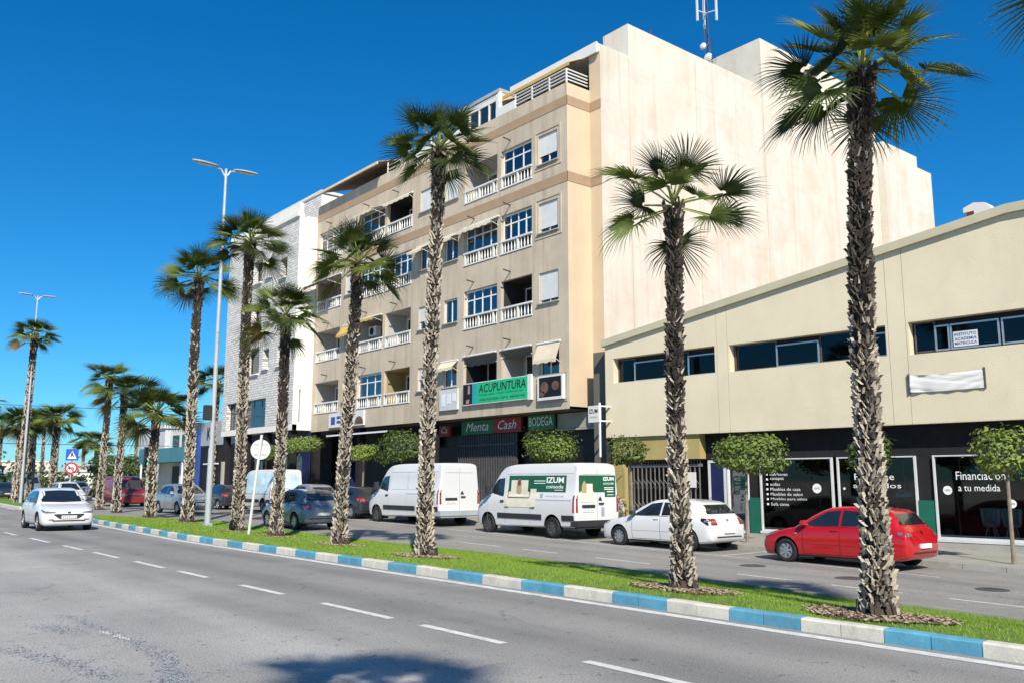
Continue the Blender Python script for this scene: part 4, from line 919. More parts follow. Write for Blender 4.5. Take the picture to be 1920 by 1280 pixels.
mb = MB(); mb.box(-.2,22,.36,.5,3.4,7.2); mb.box(-.19,22,.5,8,3.38,5.0); mb.quad((-.2,0,-.3),(-.2,0,7.2),(-.2,.5,7.2),(-.2,.5,-.3)); mb.build('inner_wall', M['innerdark'], WH, local=True)
wins = [(.25,1.1,0),(1.1,2.85,1),(2.85,3.6,0),(3.6,4.85,1),(5.55,7.2,0),(7.2,8.75,1),(8.75,9.85,0),(9.85,11.0,1),(11.8,12.42,0),(12.42,12.84,1),(12.86,14.2,1),(14.25,16.8,1),(16.9,18.6,0),(18.6,20.4,1)]
for a, b, lit in wins:
    z1_ = 6.42 if not lit else 6.25; f = MB(); frame(f, a,b,5.49,z1_, .2 if lit else .28, 1, .05); fo = f.build('window', M['darkmetal' if not lit else 'steel'], WH, local=True)
    q = MB(); yy = .23 if lit else .31; q.quad((a+.04,yy,5.53),(b-.04,yy,5.53),(b-.04,yy,z1_-.04),(a+.04,yy,z1_-.04)); q.build('pane', M['darkglass'] if lit else M['darkglass'], fo, local=True)
mb = MB(); mb.quad((12.94,.195,5.56),(13.62,.195,5.56),(13.62,.195,6.0),(12.94,.195,6.0)); wsn = mb.build('window_poster', M['greywhite'], WH, local=True)
mb = MB()
for i in range(3): put_text(mb, ('INSTITUTO','ACADEMIA','MATRICULA')[i], 12.98, .19, 5.87-.13*i, .6, .085, 0, .008)
mb.build('lettering', M['blue'], wsn, local=True)
# ground floor
mb = MB(); mb.box(.0,.52,.12,.5,-.4,3.36); mb.box(.52,4.05,.12,.5,2.48,3.36); mb.box(.53,.62,.1,.3,-.4,2.2); mb.build('mustard_wall', M['mustard'], WH, local=True)
mb = MB(); mb.box(-.02,.56,.06,.119,-.4,1.0); mb.build('plinth', M['warehouse'], WH, local=True)
mb = MB()
for i in range(4): mb.tube([(.12+.09*i,.115,1.55+.1*i),(.2+.09*i,.113,1.75+.05*i)], .012, 4)
mb.build('graffiti', M['ink'], WH, local=True)
gt = MB(); gt.box(.62,4.0,.3,.36,2.2,2.3); gt.box(.62,4.0,.3,.36,-.2,-.1)
for i in range(17): x = .68+.2*i; gt.box(x-.02,x+.02,.315,.345,-.1,2.2)
for i in range(16):
    x = .68+.2*i
    for z in (.7,1.55): gt.tube([(x,.31,z-.22),(x+.2,.31,z),(x,.31,z+.22)], .010, 4)
for i in range(26): x = .66+.13*i; gt.box(x-.012,x+.012,.34,.36,2.3,2.47)
gt.build('lattice_gate', M['gatemetal'], WH, local=True)
mb = MB(); mb.box(3.2,3.75,.26,.295,1.45,2.0); mb.build('notice', M['white'], WH, local=True)
mb = MB(); mb.box(.5,4.1,2.0,2.1,-.4,2.5); mb.build('gateway_back', M['innerdark'], WH, local=True)
mb = MB(); mb.box(4.06,22,.5,.62,2.45,3.36); mb.build('fascia', M['blackmatte'], WH, local=True)
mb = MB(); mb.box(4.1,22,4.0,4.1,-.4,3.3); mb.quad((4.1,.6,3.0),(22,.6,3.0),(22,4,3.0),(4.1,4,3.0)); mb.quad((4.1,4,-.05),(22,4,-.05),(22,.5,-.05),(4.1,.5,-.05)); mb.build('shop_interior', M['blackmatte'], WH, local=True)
mb = MB(); frame(mb, 4.12,4.85,-.1,2.42,.5,1,.09,None,.1); fo = mb.build('door', M['greywhite'], WH, local=True); mb = MB(); mb.box(4.2,4.77,.53,.57,0,2.35); mb.build('door_leaf', M['navy'], fo, local=True)
mb = MB(); frame(mb, 4.9,5.75,-.1,2.42,.5,1,.09,None,.1); fo = mb.build('door', M['whitemetal'], WH, local=True); mb = MB(); mb.quad((4.98,.55,0),(5.67,.55,0),(5.67,.55,2.35),(4.98,.55,2.35)); mb.build('pane', M['winglass'], fo, local=True)
mb = MB()
for i in range(5): mb.box(5.05,5.6,.60,.62,.2+.42*i,.5+.42*i)
mb.build('posters', M['teal'], fo, local=True)
for a, b in ((5.82,6.2),(11.52,11.96)):
    mb = MB(); mb.box(a,b,.42,.5,-.3,1.12); mb.build('green_panel', M['green_panel'], WH, local=True)
    mb = MB(); mb.box(a,b,.505,.6,1.12,2.45); mb.build('pier', M['blackmatte'], WH, local=True)
for a, b in ((6.24,8.86),(9.02,11.5),(12.0,17.5)):
    f = MB(); f.box(a,a+.055,.42,.52,.02,2.44); f.box(b-.055,b,.42,.52,.02,2.44); f.box(a+.055,b-.055,.43,.51,2.40,2.44); f.box(a+.055,b-.055,.43,.51,.02,.08); f.box(a-.02,b+.02,.36,.56,-.06,.019); fo = f.build('shop_window', M['greywhite'], WH, local=True)
    p = MB(); p.quad((a+.09,.47,.1),(b-.09,.47,.1),(b-.09,.47,2.37),(a+.09,.47,2.37)); p.build('pane', M['shopglass'], fo, local=True)
    b_ = MB(); b_.box(a,b,.5,.55,.1,.14); b_.build('display_shelf', M['greysheet'], fo, local=True)
    yl = .462
    def line(txt, x, z, wd, ht, bullet=False):
        v = MB(); put_text(v, txt, x, yl, z, wd, ht)
        if bullet: v.box(x-.15,x-.08,yl-.002,yl+.002,z+.01,z+.08)
        v.build('lettering', M['vinyl'], fo, local=True)
    def badge(x, z, r_, txt=None):
        v = MB(); disc(v, x, yl, z, r_); bo = v.build('badge', M['vinyl'], fo, local=True)
        if txt: v = MB(); put_text(v, txt, x-r_*.66, yl-.004, z-r_*.22, r_*1.32, r_*.45); v.build('lettering', M['ink'], bo, local=True)
    if a < 7:
        for i, s_ in enumerate(('colchones','canapes','sofas','Muebles de casa','Muebles de salon','Muebles para niños','Sofa cama')): line(s_, a+.37, 1.86-.165*i, .073*len(s_), .10, True)
        badge(a+2.05, 1.45, .155, '-50%')
    elif a < 10:
        line('Reforme', a+.55, 1.72, 1.25, .2); line('apoyados', a+.5, 1.42, 1.5, .2); badge(a+.2, 1.45, .04)
    else:
        line('Financiación', a+.62, 1.72, 1.32, .24); line('a tu medida', a+.66, 1.40, 1.12, .19); badge(a+.36, 1.42, .13, '-50%'); badge(a+2.05, 1.06, .12, '-50%')
mb = MB(); mb.box(5.8,22,.3,.58,-.6,-.08); mb.build('base_wall', M['concrete'], WH, local=True)
for s_, z, q in ((10.9,1.2,.3),(13.1,1.95,.25),(12.55,1.75,.16),(14.6,1.5,.2)):
    t = thing('pendant_lamp', {10.9:'teal domed lamp hanging behind the middle shop window',13.1:'teal domed lamp above the word Financiacion',12.55:'small teal lamp over the round badge',14.6:'teal lamp right of the word medida'}[s_], 'lamp', (-24.4+s_*math.cos(R(4.5))-1.0*math.sin(R(4.5)), 25+s_*math.sin(R(4.5))+1.0*math.cos(R(4.5)), z)); mb = MB(); mb.lathe([(q,0),(q*.9,q*.4),(q*.5,q*.7),(.02,q*.8)], 14); mb.build('lamp_shade', M['teal_print'], t, local=True); mb = MB(); mb.tube([(0,0,q*.8),(0,0,3.0-z)], .008, 4); mb.build('cord', M['greyink'], t, local=True)
for s_ in (13.2,13.75):                                   # two tall chairs in the window
    t = thing('display_chair', 'pale blue tub chair shown in the Financiacion shop window', 'chair', (-24.4+s_*math.cos(R(4.5))-1.3*math.sin(R(4.5)), 25+s_*math.sin(R(4.5))+1.3*math.cos(R(4.5)), .0), R(4.5), 'chairs in the shop window')
    mb = MB(); mb.lathe([(.02,.36),(.2,.38),(.24,.46),(.2,.5),(.02,.5)], 12); mb.build('seat', M['greysheet'], t, local=True)
    mb = MB(); [mb.tube([(.2*math.cos(a),.2*math.sin(a),.45),(.24*math.cos(a),.24*math.sin(a),.9)], .05, 6) for a in [q*.35-.1 for q in range(10)]]; mb.build('backrest', M['greysheet'], t, local=True)
    for a in (.8,2.4,3.9,5.5): mb = MB(); mb.tube([(.1*math.cos(a),.1*math.sin(a),.4),(.22*math.cos(a),.22*math.sin(a),-.03)], .02, 5); mb.build('leg', M['steel'], t, local=True)
# blank white banner on the warehouse wall
t = thing('banner', 'crumpled blank white banner tied to the warehouse wall', 'banner', (-24.4+12.7*math.cos(R(4.5)),25+12.7*math.sin(R(4.5)),4.3), R(4.5)); mb = MB(); nx, nz_ = 40, 10; r = random.Random(2)
for i in range(nx+1):
    for j in range(nz_+1):
        u, v = i/nx, j/nz_; x = -1.0+2.05*u; sag = .04*math.sin(u*math.pi)
        d = .05+.022*math.sin(9*u+14*v+3*math.sin(5*v+4*u))*(1-.6*u)+.014*math.sin(26*u*(1-v)+5*v)+.01*math.sin(31*v+7*u); mb.v.append((x, -d, .52*v-sag*(1 if v > .5 else .5)+.0))
for i in range(nx):
    for j in range(nz_): q = i*(nz_+1)+j; mb.f.append((q, q+nz_+1, q+nz_+2, q+1)); mb.m.append(0)
mb.build('cloth', M['white'], t, local=True, smooth=True)
mb = MB(); mb.box(-1.06,-1.02,-.06,-.0,-.05,.56); mb.build('batten', M['darkmetal'], t, local=True); mb = MB(); mb.box(1.06,1.10,-.06,-.0,-.02,.58); mb.build('batten', M['darkmetal'], t, local=True)
# projecting IZUM sign at the warehouse corner
b0 = MB(); b0.box(-24.95,-24.35,24.35,24.47,3.95,4.6); l = MB(); put_text(l, 'IZUM', -24.88, 24.343, 4.3, .46, .17, 0, .02); l2 = MB(); put_text(l2, 'comode', -24.86, 24.343, 4.12, .4, .09); pl = MB(); pl.box(-24.42,-24.36,24.4,24.46,2.6,4.7); pl.box(-24.42,-24.34,24.46,25.0,4.55,4.6); pl.box(-24.42,-24.34,24.46,25.0,3.97,4.02)
sign('projecting_sign', 'small white sign reading IZUM sticking out at the warehouse corner', 'sign', [('board',b0,'white'),('lettering',l,'ink'),('small_lettering',l2,'tan_print'),('bracket',pl,'whitemetal')], (-24.6,24.4,3.95))
# chimney with arched cap behind the warehouse roof
t = thing('chimney', 'small brick chimney with a white arched cap behind the warehouse roof', 'chimney', (-12.0,30.0,9.0)); mb = MB(); mb.box(-12.35,-12.05,29.8,30.2,8.6,10.5); mb.build('brick_stack', M['terracotta'], t); mb = MB(); mb.extr([(-12.06,29.7,9.9),(-11.5,29.7,9.9),(-11.52,29.7,10.5),(-11.7,29.7,10.72),(-12.05,29.7,10.8),(-12.4,29.7,10.68),(-12.4,29.7,10.52),(-12.06,29.7,10.52)], (0,.6,0)); mb.build('cap', M['white'], t)
# ------------------------------------------------------------------ vehicles (local: +x forward, z up, origin on the ground)
def crom(P, n):
    P = np.array(P, float); k = len(P); out_ = []
    for i in range(k-1):
        p0, p1, p2, p3 = P[max(i-1,0)], P[i], P[i+1], P[min(i+2,k-1)]
        for j in range(n):
            t = j/n; q = .5*((2*p1) + (-p0+p2)*t + (2*p0-5*p1+4*p2-p3)*t*t + (-p0+3*p1-3*p2+p3)*t**3)
            lo, hi = np.minimum(p1,p2), np.maximum(p1,p2); out_.append(np.clip(q, lo, hi))
    out_.append(P[-1]); return np.array(out_)
def lerp_(pts, x):
    pts = sorted(pts); return float(np.interp(x, [p[0] for p in pts], [p[1] for p in pts]))
class Body:
    def __init__(s, rows, belt, lean, dense=4):
        rs = crom(rows, dense); rings = []
        for x, zb, zt, w_ in rs:
            be = min(lerp_(belt, x), zt-.05); hg = zt-be; hb = be-zb
            wr = max(.2*w_, .955*w_-.05-lean*hg); c = min(.07, hg*.45)
            half = [(0,zb),(.6*w_,zb),(.88*w_,zb+.01),(.955*w_,zb+.06),(.985*w_,zb+.28*hb),(w_,zb+.55*hb),(.992*w_,zb+.8*hb),(.965*w_,be-.015),(.955*w_-.008,be+.01),
                    (.955*w_-.02-(lean*hg*.5+.008),be+.5*hg),(wr+.012,zt-c*1.05),(wr-.03,zt-c*.42),(wr*.82,zt-c*.12),(wr*.45,zt-.003),(0,zt)]
            rings.append([(x,y,z) for y, z in half] + [(x,-y,z) for y, z in half[-2:0:-1]])
        n = len(rings[0]); s.v = [p for r_ in rings for p in r_]; s.f = []
        for i in range(len(rings)-1):
            for k in range(n): s.f.append((i*n+k, i*n+(k+1) % n, (i+1)*n+(k+1) % n, (i+1)*n+k))
        s.f.append(tuple(range(n-1,-1,-1))); s.f.append(tuple((len(rings)-1)*n+k for k in range(n)))
        me = bpy.data.meshes.new('body'); me.from_pydata(s.v, [], s.f); bm = bmesh.new(); bm.from_mesh(me); bmesh.ops.recalc_face_normals(bm, faces=bm.faces); bm.to_mesh(me); bm.free(); s.me = me
        s.bvh = BVHTree.FromPolygons([Vector(p) for p in s.v], [tuple(f) for f in s.f])
    def hit(s, side, a, b, eps):
        o, d = {'L':((a,9,b),(0,-1,0)),'R':((a,-9,b),(0,1,0)),'F':((9,a,b),(-1,0,0)),'B':((-9,a,b),(1,0,0)),'T':((a,b,9),(0,0,-1))}[side]
        h = s.bvh.ray_cast(Vector(o), Vector(d))
        if h[0] is None: return None
        return tuple(h[0] - Vector(d)*eps)
    def patch(s, mb, side, lo, hi, nx=10, nz=4, eps=.006):
        """skin patch between two polylines lo and hi given as (a, b) points over the same a range"""
        a0 = min(p[0] for p in lo); a1 = max(p[0] for p in lo); G = {}
        for i in range(nx+1):
            a = a0+(a1-a0)*i/nx; b0, b1 = lerp_(lo, a), lerp_(hi, a)
            for j in range(nz+1):
                h = s.hit(side, a, b0+(b1-b0)*j/nz, eps)
                if h: G[i,j] = len(mb.v); mb.v.append(h)
        for i in range(nx):
            for j in range(nz):
                q = [(i,j),(i+1,j),(i+1,j+1),(i,j+1)]
                if all(k in G for k in q):
                    f = tuple(G[k] for k in q); mb.f.append(f if side in ('R','F','T') else f[::-1]); mb.m.append(mb.cur)
    def rect(s, mb, side, a0, a1, b0, b1, nx=6, nz=3, eps=.006): s.patch(mb, side, [(a0,b0),(a1,b0)], [(a0,b1),(a1,b1)], nx, nz, eps)
    def text(s, mb, side, txt, a, b, width, height, eps=.012, weight=0., shear=0):
        """lettering laid on the side; on L it reads towards -x, on B towards -y"""
        v, f = text_geo(txt, 1., shear, weight); A = np.array(v); mn, mx = A.min(0), A.max(0); vs = []
        for p in v:
            u, t = (p[0]-mn[0])/(mx[0]-mn[0])*width, (p[1]-mn[1])/(mx[1]-mn[1])*height; h = s.hit(side, a-u, b+t, eps)
            if not h: return
            vs.append(h)
        mb.add(vs, f)
def wheel(parent, x, y, r_, w_, rimmat='alloy', spokes=5, side=1):
    t = MB(); h = w_/2
    t.lathe([(r_*.62,-h*.9),(r_*.80,-h),(r_*.95,-h*.92),(r_,-h*.6),(r_,h*.6),(r_*.95,h*.92),(r_*.80,h),(r_*.62,h*.9),(r_*.60,0),(r_*.62,-h*.9)], 28, 'y', (0,0,0))
    wo = t.build('wheel', M['rubber'], parent, local=True, smooth=True); wo.location = (x, y, r_)
    rim = MB(); f = side; q = r_*.64
    rim.lathe([(q,h*.86*f),(q*.93,h*.90*f),(q*.90,h*.35*f),(q*.2,h*.30*f),(0,h*.30*f)], 24, 'y')
    for k in range(spokes):
        a = 2*math.pi*k/spokes+.3; ca, sa = math.cos(a), math.sin(a); w1, w2 = r_*.10, r_*.075; yo = h*.82*f
        P = lambda rad, tn, yy: (rad*ca-tn*sa, yy, rad*sa+tn*ca)
        rim.hexa([P(q*.1,-w1,yo-.03*f),P(q*.95,-w2,yo-.02*f),P(q*.95,w2,yo-.02*f),P(q*.1,w1,yo-.03*f)], [P(q*.1,-w1,yo),P(q*.95,-w2,yo+.004*f),P(q*.95,w2,yo+.004*f),P(q*.1,w1,yo)])
    rim.lathe([(q*.24,h*.7*f),(q*.22,h*.88*f),(0,h*.9*f)], 12, 'y')
    fixn(rim.build('rim', M[rimmat], wo, local=True))
    d = MB(); d.lathe([(q*.88,h*.28*f),(0,h*.27*f)], 20, 'y'); d.build('brake_well', M['underbody'], wo, local=True)
    return wo
def finish_body(B, parent, paint, axles, arch_r, name='body'):
    ob = bpy.data.objects.new(name, B.me); C.objects.link(ob)
    B.me.materials.append(M[paint]); B.me.materials.append(M['underbody'])
    cm = MB()
    for x, zc in axles:
        n = len(cm.v); k_ = 28
        for yy in (-3, 3):
            for k in range(k_): a = 2*math.pi*k/k_; cm.v.append((x+arch_r*math.cos(a), yy, zc+arch_r*math.sin(a)))
        for k in range(k_): cm.f.append((n+k, n+(k+1) % k_, n+k_+(k+1) % k_, n+k_+k)); cm.m.append(1)
        cm.f.append(tuple(n+k for k in range(k_-1,-1,-1))); cm.f.append(tuple(n+k_+k for k in range(k_))); cm.m += [1,1]
    cut = cm.build('cutter', [M[paint], M['underbody']], None, local=True); fixn(cut)
    md = ob.modifiers.new('b', 'BOOLEAN'); md.object = cut; md.operation = 'DIFFERENCE'; md.solver = 'EXACT'
    me = bpy.data.meshes.new_from_object(ob.evaluated_get(bpy.context.evaluated_depsgraph_get()))
    ob.modifiers.clear(); ob.data = me; bpy.data.objects.remove(cut); ob.parent = parent
    me.polygons.foreach_set('use_smooth', [True]*len(me.polygons))
    try: me.set_sharp_from_angle(angle=R(38))
    except Exception: pass
    return ob
def vpart(name, mat, parent, fn):
    mb = MB(); fn(mb)
    return mb.build(name, M[mat], parent, local=True) if mb.f else None
HATCH = dict(rows=[(2.0,.34,.54,.50),(1.985,.27,.60,.63),(1.93,.21,.675,.735),(1.80,.18,.74,.80),(1.5,.18,.825,.835),(1.15,.18,.89,.85),(.98,.18,.925,.85),(.55,.18,1.20,.85),(.15,.18,1.385,.85),(-.15,.18,1.435,.85),(-.6,.18,1.45,.85),(-1.1,.18,1.425,.845),(-1.45,.19,1.365,.84),(-1.62,.2,1.24,.83),(-1.78,.22,1.03,.82),(-1.88,.25,.93,.80),(-1.95,.28,.84,.76),(-2.0,.36,.66,.64)], belt=[(2,.6),(1.0,.89),(0,.93),(-1.2,.97),(-2,.8)], lean=.36, axles=(1.23,-1.25))
def scale_rows(d, L=1., W=1., Hh=1.):
    q = dict(d); q['rows'] = [(x*L, zb*Hh, zt*Hh, w_*W) for x, zb, zt, w_ in d['rows']]; q['belt'] = [(x*L, z*Hh) for x, z in d['belt']]; q['axles'] = tuple(a*L for a in d['axles']); return q
def car(label, loc, rz, paint, L=1., W=1., Hh=1., cat='car', group='cars along the service road', style='hatch', rims='alloy', spokes=5, drl=False, name='parked_car'):
    D = scale_rows(HATCH, L, W, Hh); B = Body(D['rows'], D['belt'], D['lean']); t = thing(name, label, cat, loc, rz, group)
    l, w_, h = L, W, Hh; wr_ = .305
    finish_body(B, t, paint, [(a, wr_) for a in D['axles']], .365)
    for a in D['axles']:
        for s_ in (1, -1): wheel(t, a, s_*(.85*w_-.115), wr_, .20, rims, spokes, s_)
    for s_ in 'LR':
        vpart('window', 'carglass', t, lambda m: B.patch(m, s_, [(.66*l,.955*h),(-.27*l,.97*h)], [(.66*l,.985*h),(.12*l,1.305*h),(-.27*l,1.352*h)], 12, 5))
        vpart('window', 'carglass', t, lambda m: B.patch(m, s_, [(-.33*l,.972*h),(-.95*l,.99*h),(-1.28*l,1.06*h)], [(-.33*l,1.352*h),(-.95*l,1.32*h),(-1.28*l,1.17*h)], 12, 5))
        vpart('window_trim', 'plastic', t, lambda m: (B.rect(m, s_, -1.25*l, .70*l, .945*h, .957*h, 20, 1, .009)))
        def seams(m):
            for x in (.72*l,-.30*l,-1.02*l):
                B.rect(m, s_, x-.005, x+.005, .27*h, .945*h, 1, 10, .004)
            B.rect(m, s_, -.9*l, .72*l, .262*h, .272*h, 14, 1, .004)
        vpart('door_seam', 'underbody', t, seams)
        vpart('sill_trim', 'plastic', t, lambda m: B.rect(m, s_, -.85*l, .85*l, .19*h, .235*h, 14, 1, .006))
        for x in (-.16*l,-.93*l):
            p = B.hit(s_, x, .86*h, 0); hb = MB(); sg = 1 if s_ == 'L' else -1; y = p[1]; hb.box(x-.1,x+.08,min(y-.005*sg,y+.028*sg),max(y-.005*sg,y+.028*sg),.85*h,.88*h); hb.build('handle', M[paint], t, local=True)
        p = B.hit(s_, .66*l, .95*h, 0); sg = 1 if s_ == 'L' else -1; y = p[1]
        mm = MB(); mm.hexa([(.58*l,y+.05*sg,.96*h),(.74*l,y+.05*sg,.96*h),(.71*l,y+.2*sg,.97*h),(.60*l,y+.2*sg,.97*h)], [(.58*l,y+.05*sg,1.09*h),(.70*l,y+.05*sg,1.08*h),(.68*l,y+.19*sg,1.08*h),(.60*l,y+.19*sg,1.09*h)]); mm.box(.6*l,.66*l,min(y-.03*sg,y+.06*sg),max(y-.03*sg,y+.06*sg),.97*h,1.0*h); fixn(mm.build('mirror', M[paint if paint != 'car_white' else 'plastic'], t, local=True))
        # headlamp and tail lamp wrap round the corners
        vpart('headlight', 'light_clear', t, lambda m: B.patch(m, s_, [(1.60*l,.715*h),(1.93*l,.60*h)], [(1.60*l,.74*h),(1.93*l,.665*h)], 6, 3, .007))
        vpart('tail_light', 'light_red' if style != 'megane' else 'black', t, lambda m: B.patch(m, s_, [(-1.90*l,.72*h),(-1.66*l,.86*h)], [(-1.90*l,.92*h),(-1.66*l,.93*h)], 5, 3, .007))
    for sg in (1, -1):
        f = lambda a, b: (min(sg*a,sg*b)*w_, max(sg*a,sg*b)*w_)
        a0, a1 = f(.40,.72); vpart('headlight', 'light_clear', t, lambda m: B.patch(m, 'F', [(a0,(.60 if sg < 0 else .615)*h),(a1,(.615 if sg < 0 else .60)*h)], [(a0,(.685 if sg < 0 else .64)*h),(a1,(.64 if sg < 0 else .685)*h)], 6, 3, .008))
        a0, a1 = f(.50,.78); vpart('tail_light', 'light_red', t, lambda m: B.rect(m, 'B', a0, a1, .74*h, .92*h, 5, 3, .008))
        a0, a1 = f(.46,.62); vpart('fog_light', 'light_clear', t, lambda m: B.rect(m, 'F', a0, a1, .37*h, .41*h, 3, 1, .008))
    for sg in (1, -1):
        a0, a1 = sorted((sg*.54*w_, sg*.72*w_)); vpart('tail_lens', 'light_clear', t, lambda m: B.rect(m, 'B', a0, a1, .79*h, .86*h, 4, 2, .013))
        vpart('tail_lens', 'light_clear', t, lambda m: B.rect(m, 'L' if sg > 0 else 'R', -1.86*l, -1.76*l, .82*h, .88*h, 3, 2, .012))
        vpart('side_indicator', 'awning_yellow', t, lambda m: B.rect(m, 'L' if sg > 0 else 'R', .86*l, .94*l, .74*h, .765*h, 2, 1, .012))
        vpart('body_crease', 'underbody', t, lambda m: B.rect(m, 'L' if sg > 0 else 'R', -1.0*l, .7*l, .50*h, .505*h, 16, 1, .003))  # dark strip painted where a crease would shade; the surface stays smooth
    vpart('bonnet_seam', 'underbody', t, lambda m: (B.rect(m, 'T', .98*l, 1.72*l, -.70*w_-.004, -.70*w_+.004, 10, 1, .004), B.rect(m, 'T', .98*l, 1.72*l, .70*w_-.004, .70*w_+.004, 10, 1, .004)))
    vpart('windshield', 'carglass', t, lambda m: B.patch(m, 'F', [(-.66*w_,.975*h),(0,.955*h),(.66*w_,.975*h)], [(-.58*w_,1.34*h),(0,1.365*h),(.58*w_,1.34*h)], 14, 6))
    vpart('rear_window', 'carglass', t, lambda m: B.patch(m, 'B', [(-.62*w_,1.04*h),(.62*w_,1.04*h)], [(-.52*w_,1.30*h),(.52*w_,1.30*h)], 12, 5))
    vpart('grille', 'plastic', t, lambda m: B.patch(m, 'F', [(-.46*w_,.545*h),(-.28*w_,.415*h),(.28*w_,.415*h),(.46*w_,.545*h)], [(-.46*w_,.58*h),(.46*w_,.58*h)], 14, 3, .01))
    vpart('air_intake', 'plastic', t, lambda m: B.rect(m, 'F', -.5*w_, .5*w_, .335*h, .375*h, 8, 2, .01))
    vpart('rear_valance', 'plastic', t, lambda m: B.rect(m, 'B', -.55*w_, .55*w_, .38*h, .42*h, 8, 2, .007))
    vpart('badge', 'chrome', t, lambda m: (B.rect(m, 'F', -.05, .05, .60*h, .655*h, 2, 2, .012), B.rect(m, 'B', -.045, .045, .84*h, .90*h, 2, 2, .012)))
    for side, zz in (('F',.475*h),('B',.56*h)):
        p = B.hit(side, 0, zz, 0); x = p[0]; d = 1 if side == 'F' else -1; m = MB(); m.box(min(x,x+.03*d)-.02,max(x,x+.03*d),-.24,.24,zz-.05,zz+.05); pl = m.build('number_plate', M['plate'], t, local=True)
        tx = MB(); xx = x+.034*d
        for k in range(7): yy = -.19+.062*k+(.02 if k > 3 else 0); tx.quad((xx,yy-.018,zz-.03),(xx,yy+.018,zz-.03),(xx,yy+.018,zz+.03),(xx,yy-.018,zz+.03))
        tx.build('characters', M['greyink'], pl, local=True)
    # two front seats and dash seen as dark shapes behind the glass are left to the tinted glazing; aerial and wiper
    m = MB(); m.tube([(-1.3*l,0,1.395*h),(-1.48*l,0,1.52*h)], .008, 5); m.build('aerial', M['plastic'], t, local=True)
    p0, p1 = B.hit('F', .30*w_, 1.0*h, .012), B.hit('F', -.35*w_, .985*h, .012); m = MB(); m.tube([p0, p1], .009, 4); m.build('wiper', M['plastic'], t, local=True)
    return t, B
t, B = car('red parked hatchback with silver wheels behind the stout palm', (-12.25,21.0,gs(-12.25)), R(180), 'car_red', 1.0, 1.0, 1.0, spokes=7)
t, B = car('white parked hatchback with black tail lights beside the lattice gate', (-18.15,21.15,gs(-18.15)), R(181), 'car_white', 1.08, 1.05, 1.0, style='megane', spokes=9)
t, B = car('white hatchback driving on the main road', (-35.2,7.75,0), R(-1), 'car_white', .99, 1.02, 1.0, group='cars on the main road', spokes=6, name='driving_car')
t, B = car('blue grey hatchback seen from behind, beside the median palms', (-31.9,15.6,gs(-31.9)), R(180), 'car_bluegrey', .96, 1.0, 1.02, spokes=8)
t, B = car('dark parked hatchback in front of the plain white van', (-37.6,21.1,gs(-37.6)), R(180), 'car_dark', 1.0, 1.0, 1.0)
t, B = car('grey parked hatchback between the dark hatchback and the painted van', (-41.9,20.9,0), R(180), 'car_silver', .95, 1.0, 1.06)
t, B = car('black parked hatchback beyond the painted van, under the white stone building', (-53.2,20.9,0), R(180), 'car_dark', 1.02, 1.0, 1.02)
t, B = car('silver car facing the street lamp, behind the short bushy palm', (-47.6,16.6,0), R(2), 'car_silver', 1.06, 1.06, 1.06)
t, B = car('silver car far down the service road behind the crossing sign', (-102.4,24.5,0), R(0), 'car_silver', 1.05, 1.05, 1.12)
t, B = car('white car far down the service road beyond the short palm', (-112,30,0), R(0), 'car_white', 1.0, 1.0, 1.05)
t, B = car('dark car far off beside the silver van', (-96,16.4,0), R(0), 'car_dark', 1.0, 1.0, 1.05)
t, B = car('grey car half hidden behind the maroon van', (-70.5,20.5,0), R(0), 'car_bluegrey', 1.0, 1.0, 1.05)
t, B = car('white car with dark windows behind the driving white hatchback', (-66.5,15.2,0), R(0), 'car_white', 1.0, 1.0, 1.12)
VAN = dict(rows=[(2.77,.48,.78,.62),(2.745,.38,.95,.82),(2.66,.31,1.10,.94),(2.45,.28,1.22,1.0),(2.12,.28,1.34,1.025),(1.95,.28,1.46,1.03),(1.5,.28,2.02,1.03),(1.22,.28,2.31,1.03),(.95,.28,2.43,1.03),(.4,.3,2.49,1.03),(-1.0,.32,2.5,1.03),(-2.4,.36,2.5,1.03),(-2.62,.38,2.485,1.03),(-2.73,.39,2.45,1.025),(-2.775,.40,2.41,1.01),(-2.78,.42,2.37,.99)], belt=[(2.8,.9),(2.1,1.28),(1.5,1.4),(-2.8,1.4)], lean=.07, axles=(1.93,-1.62))
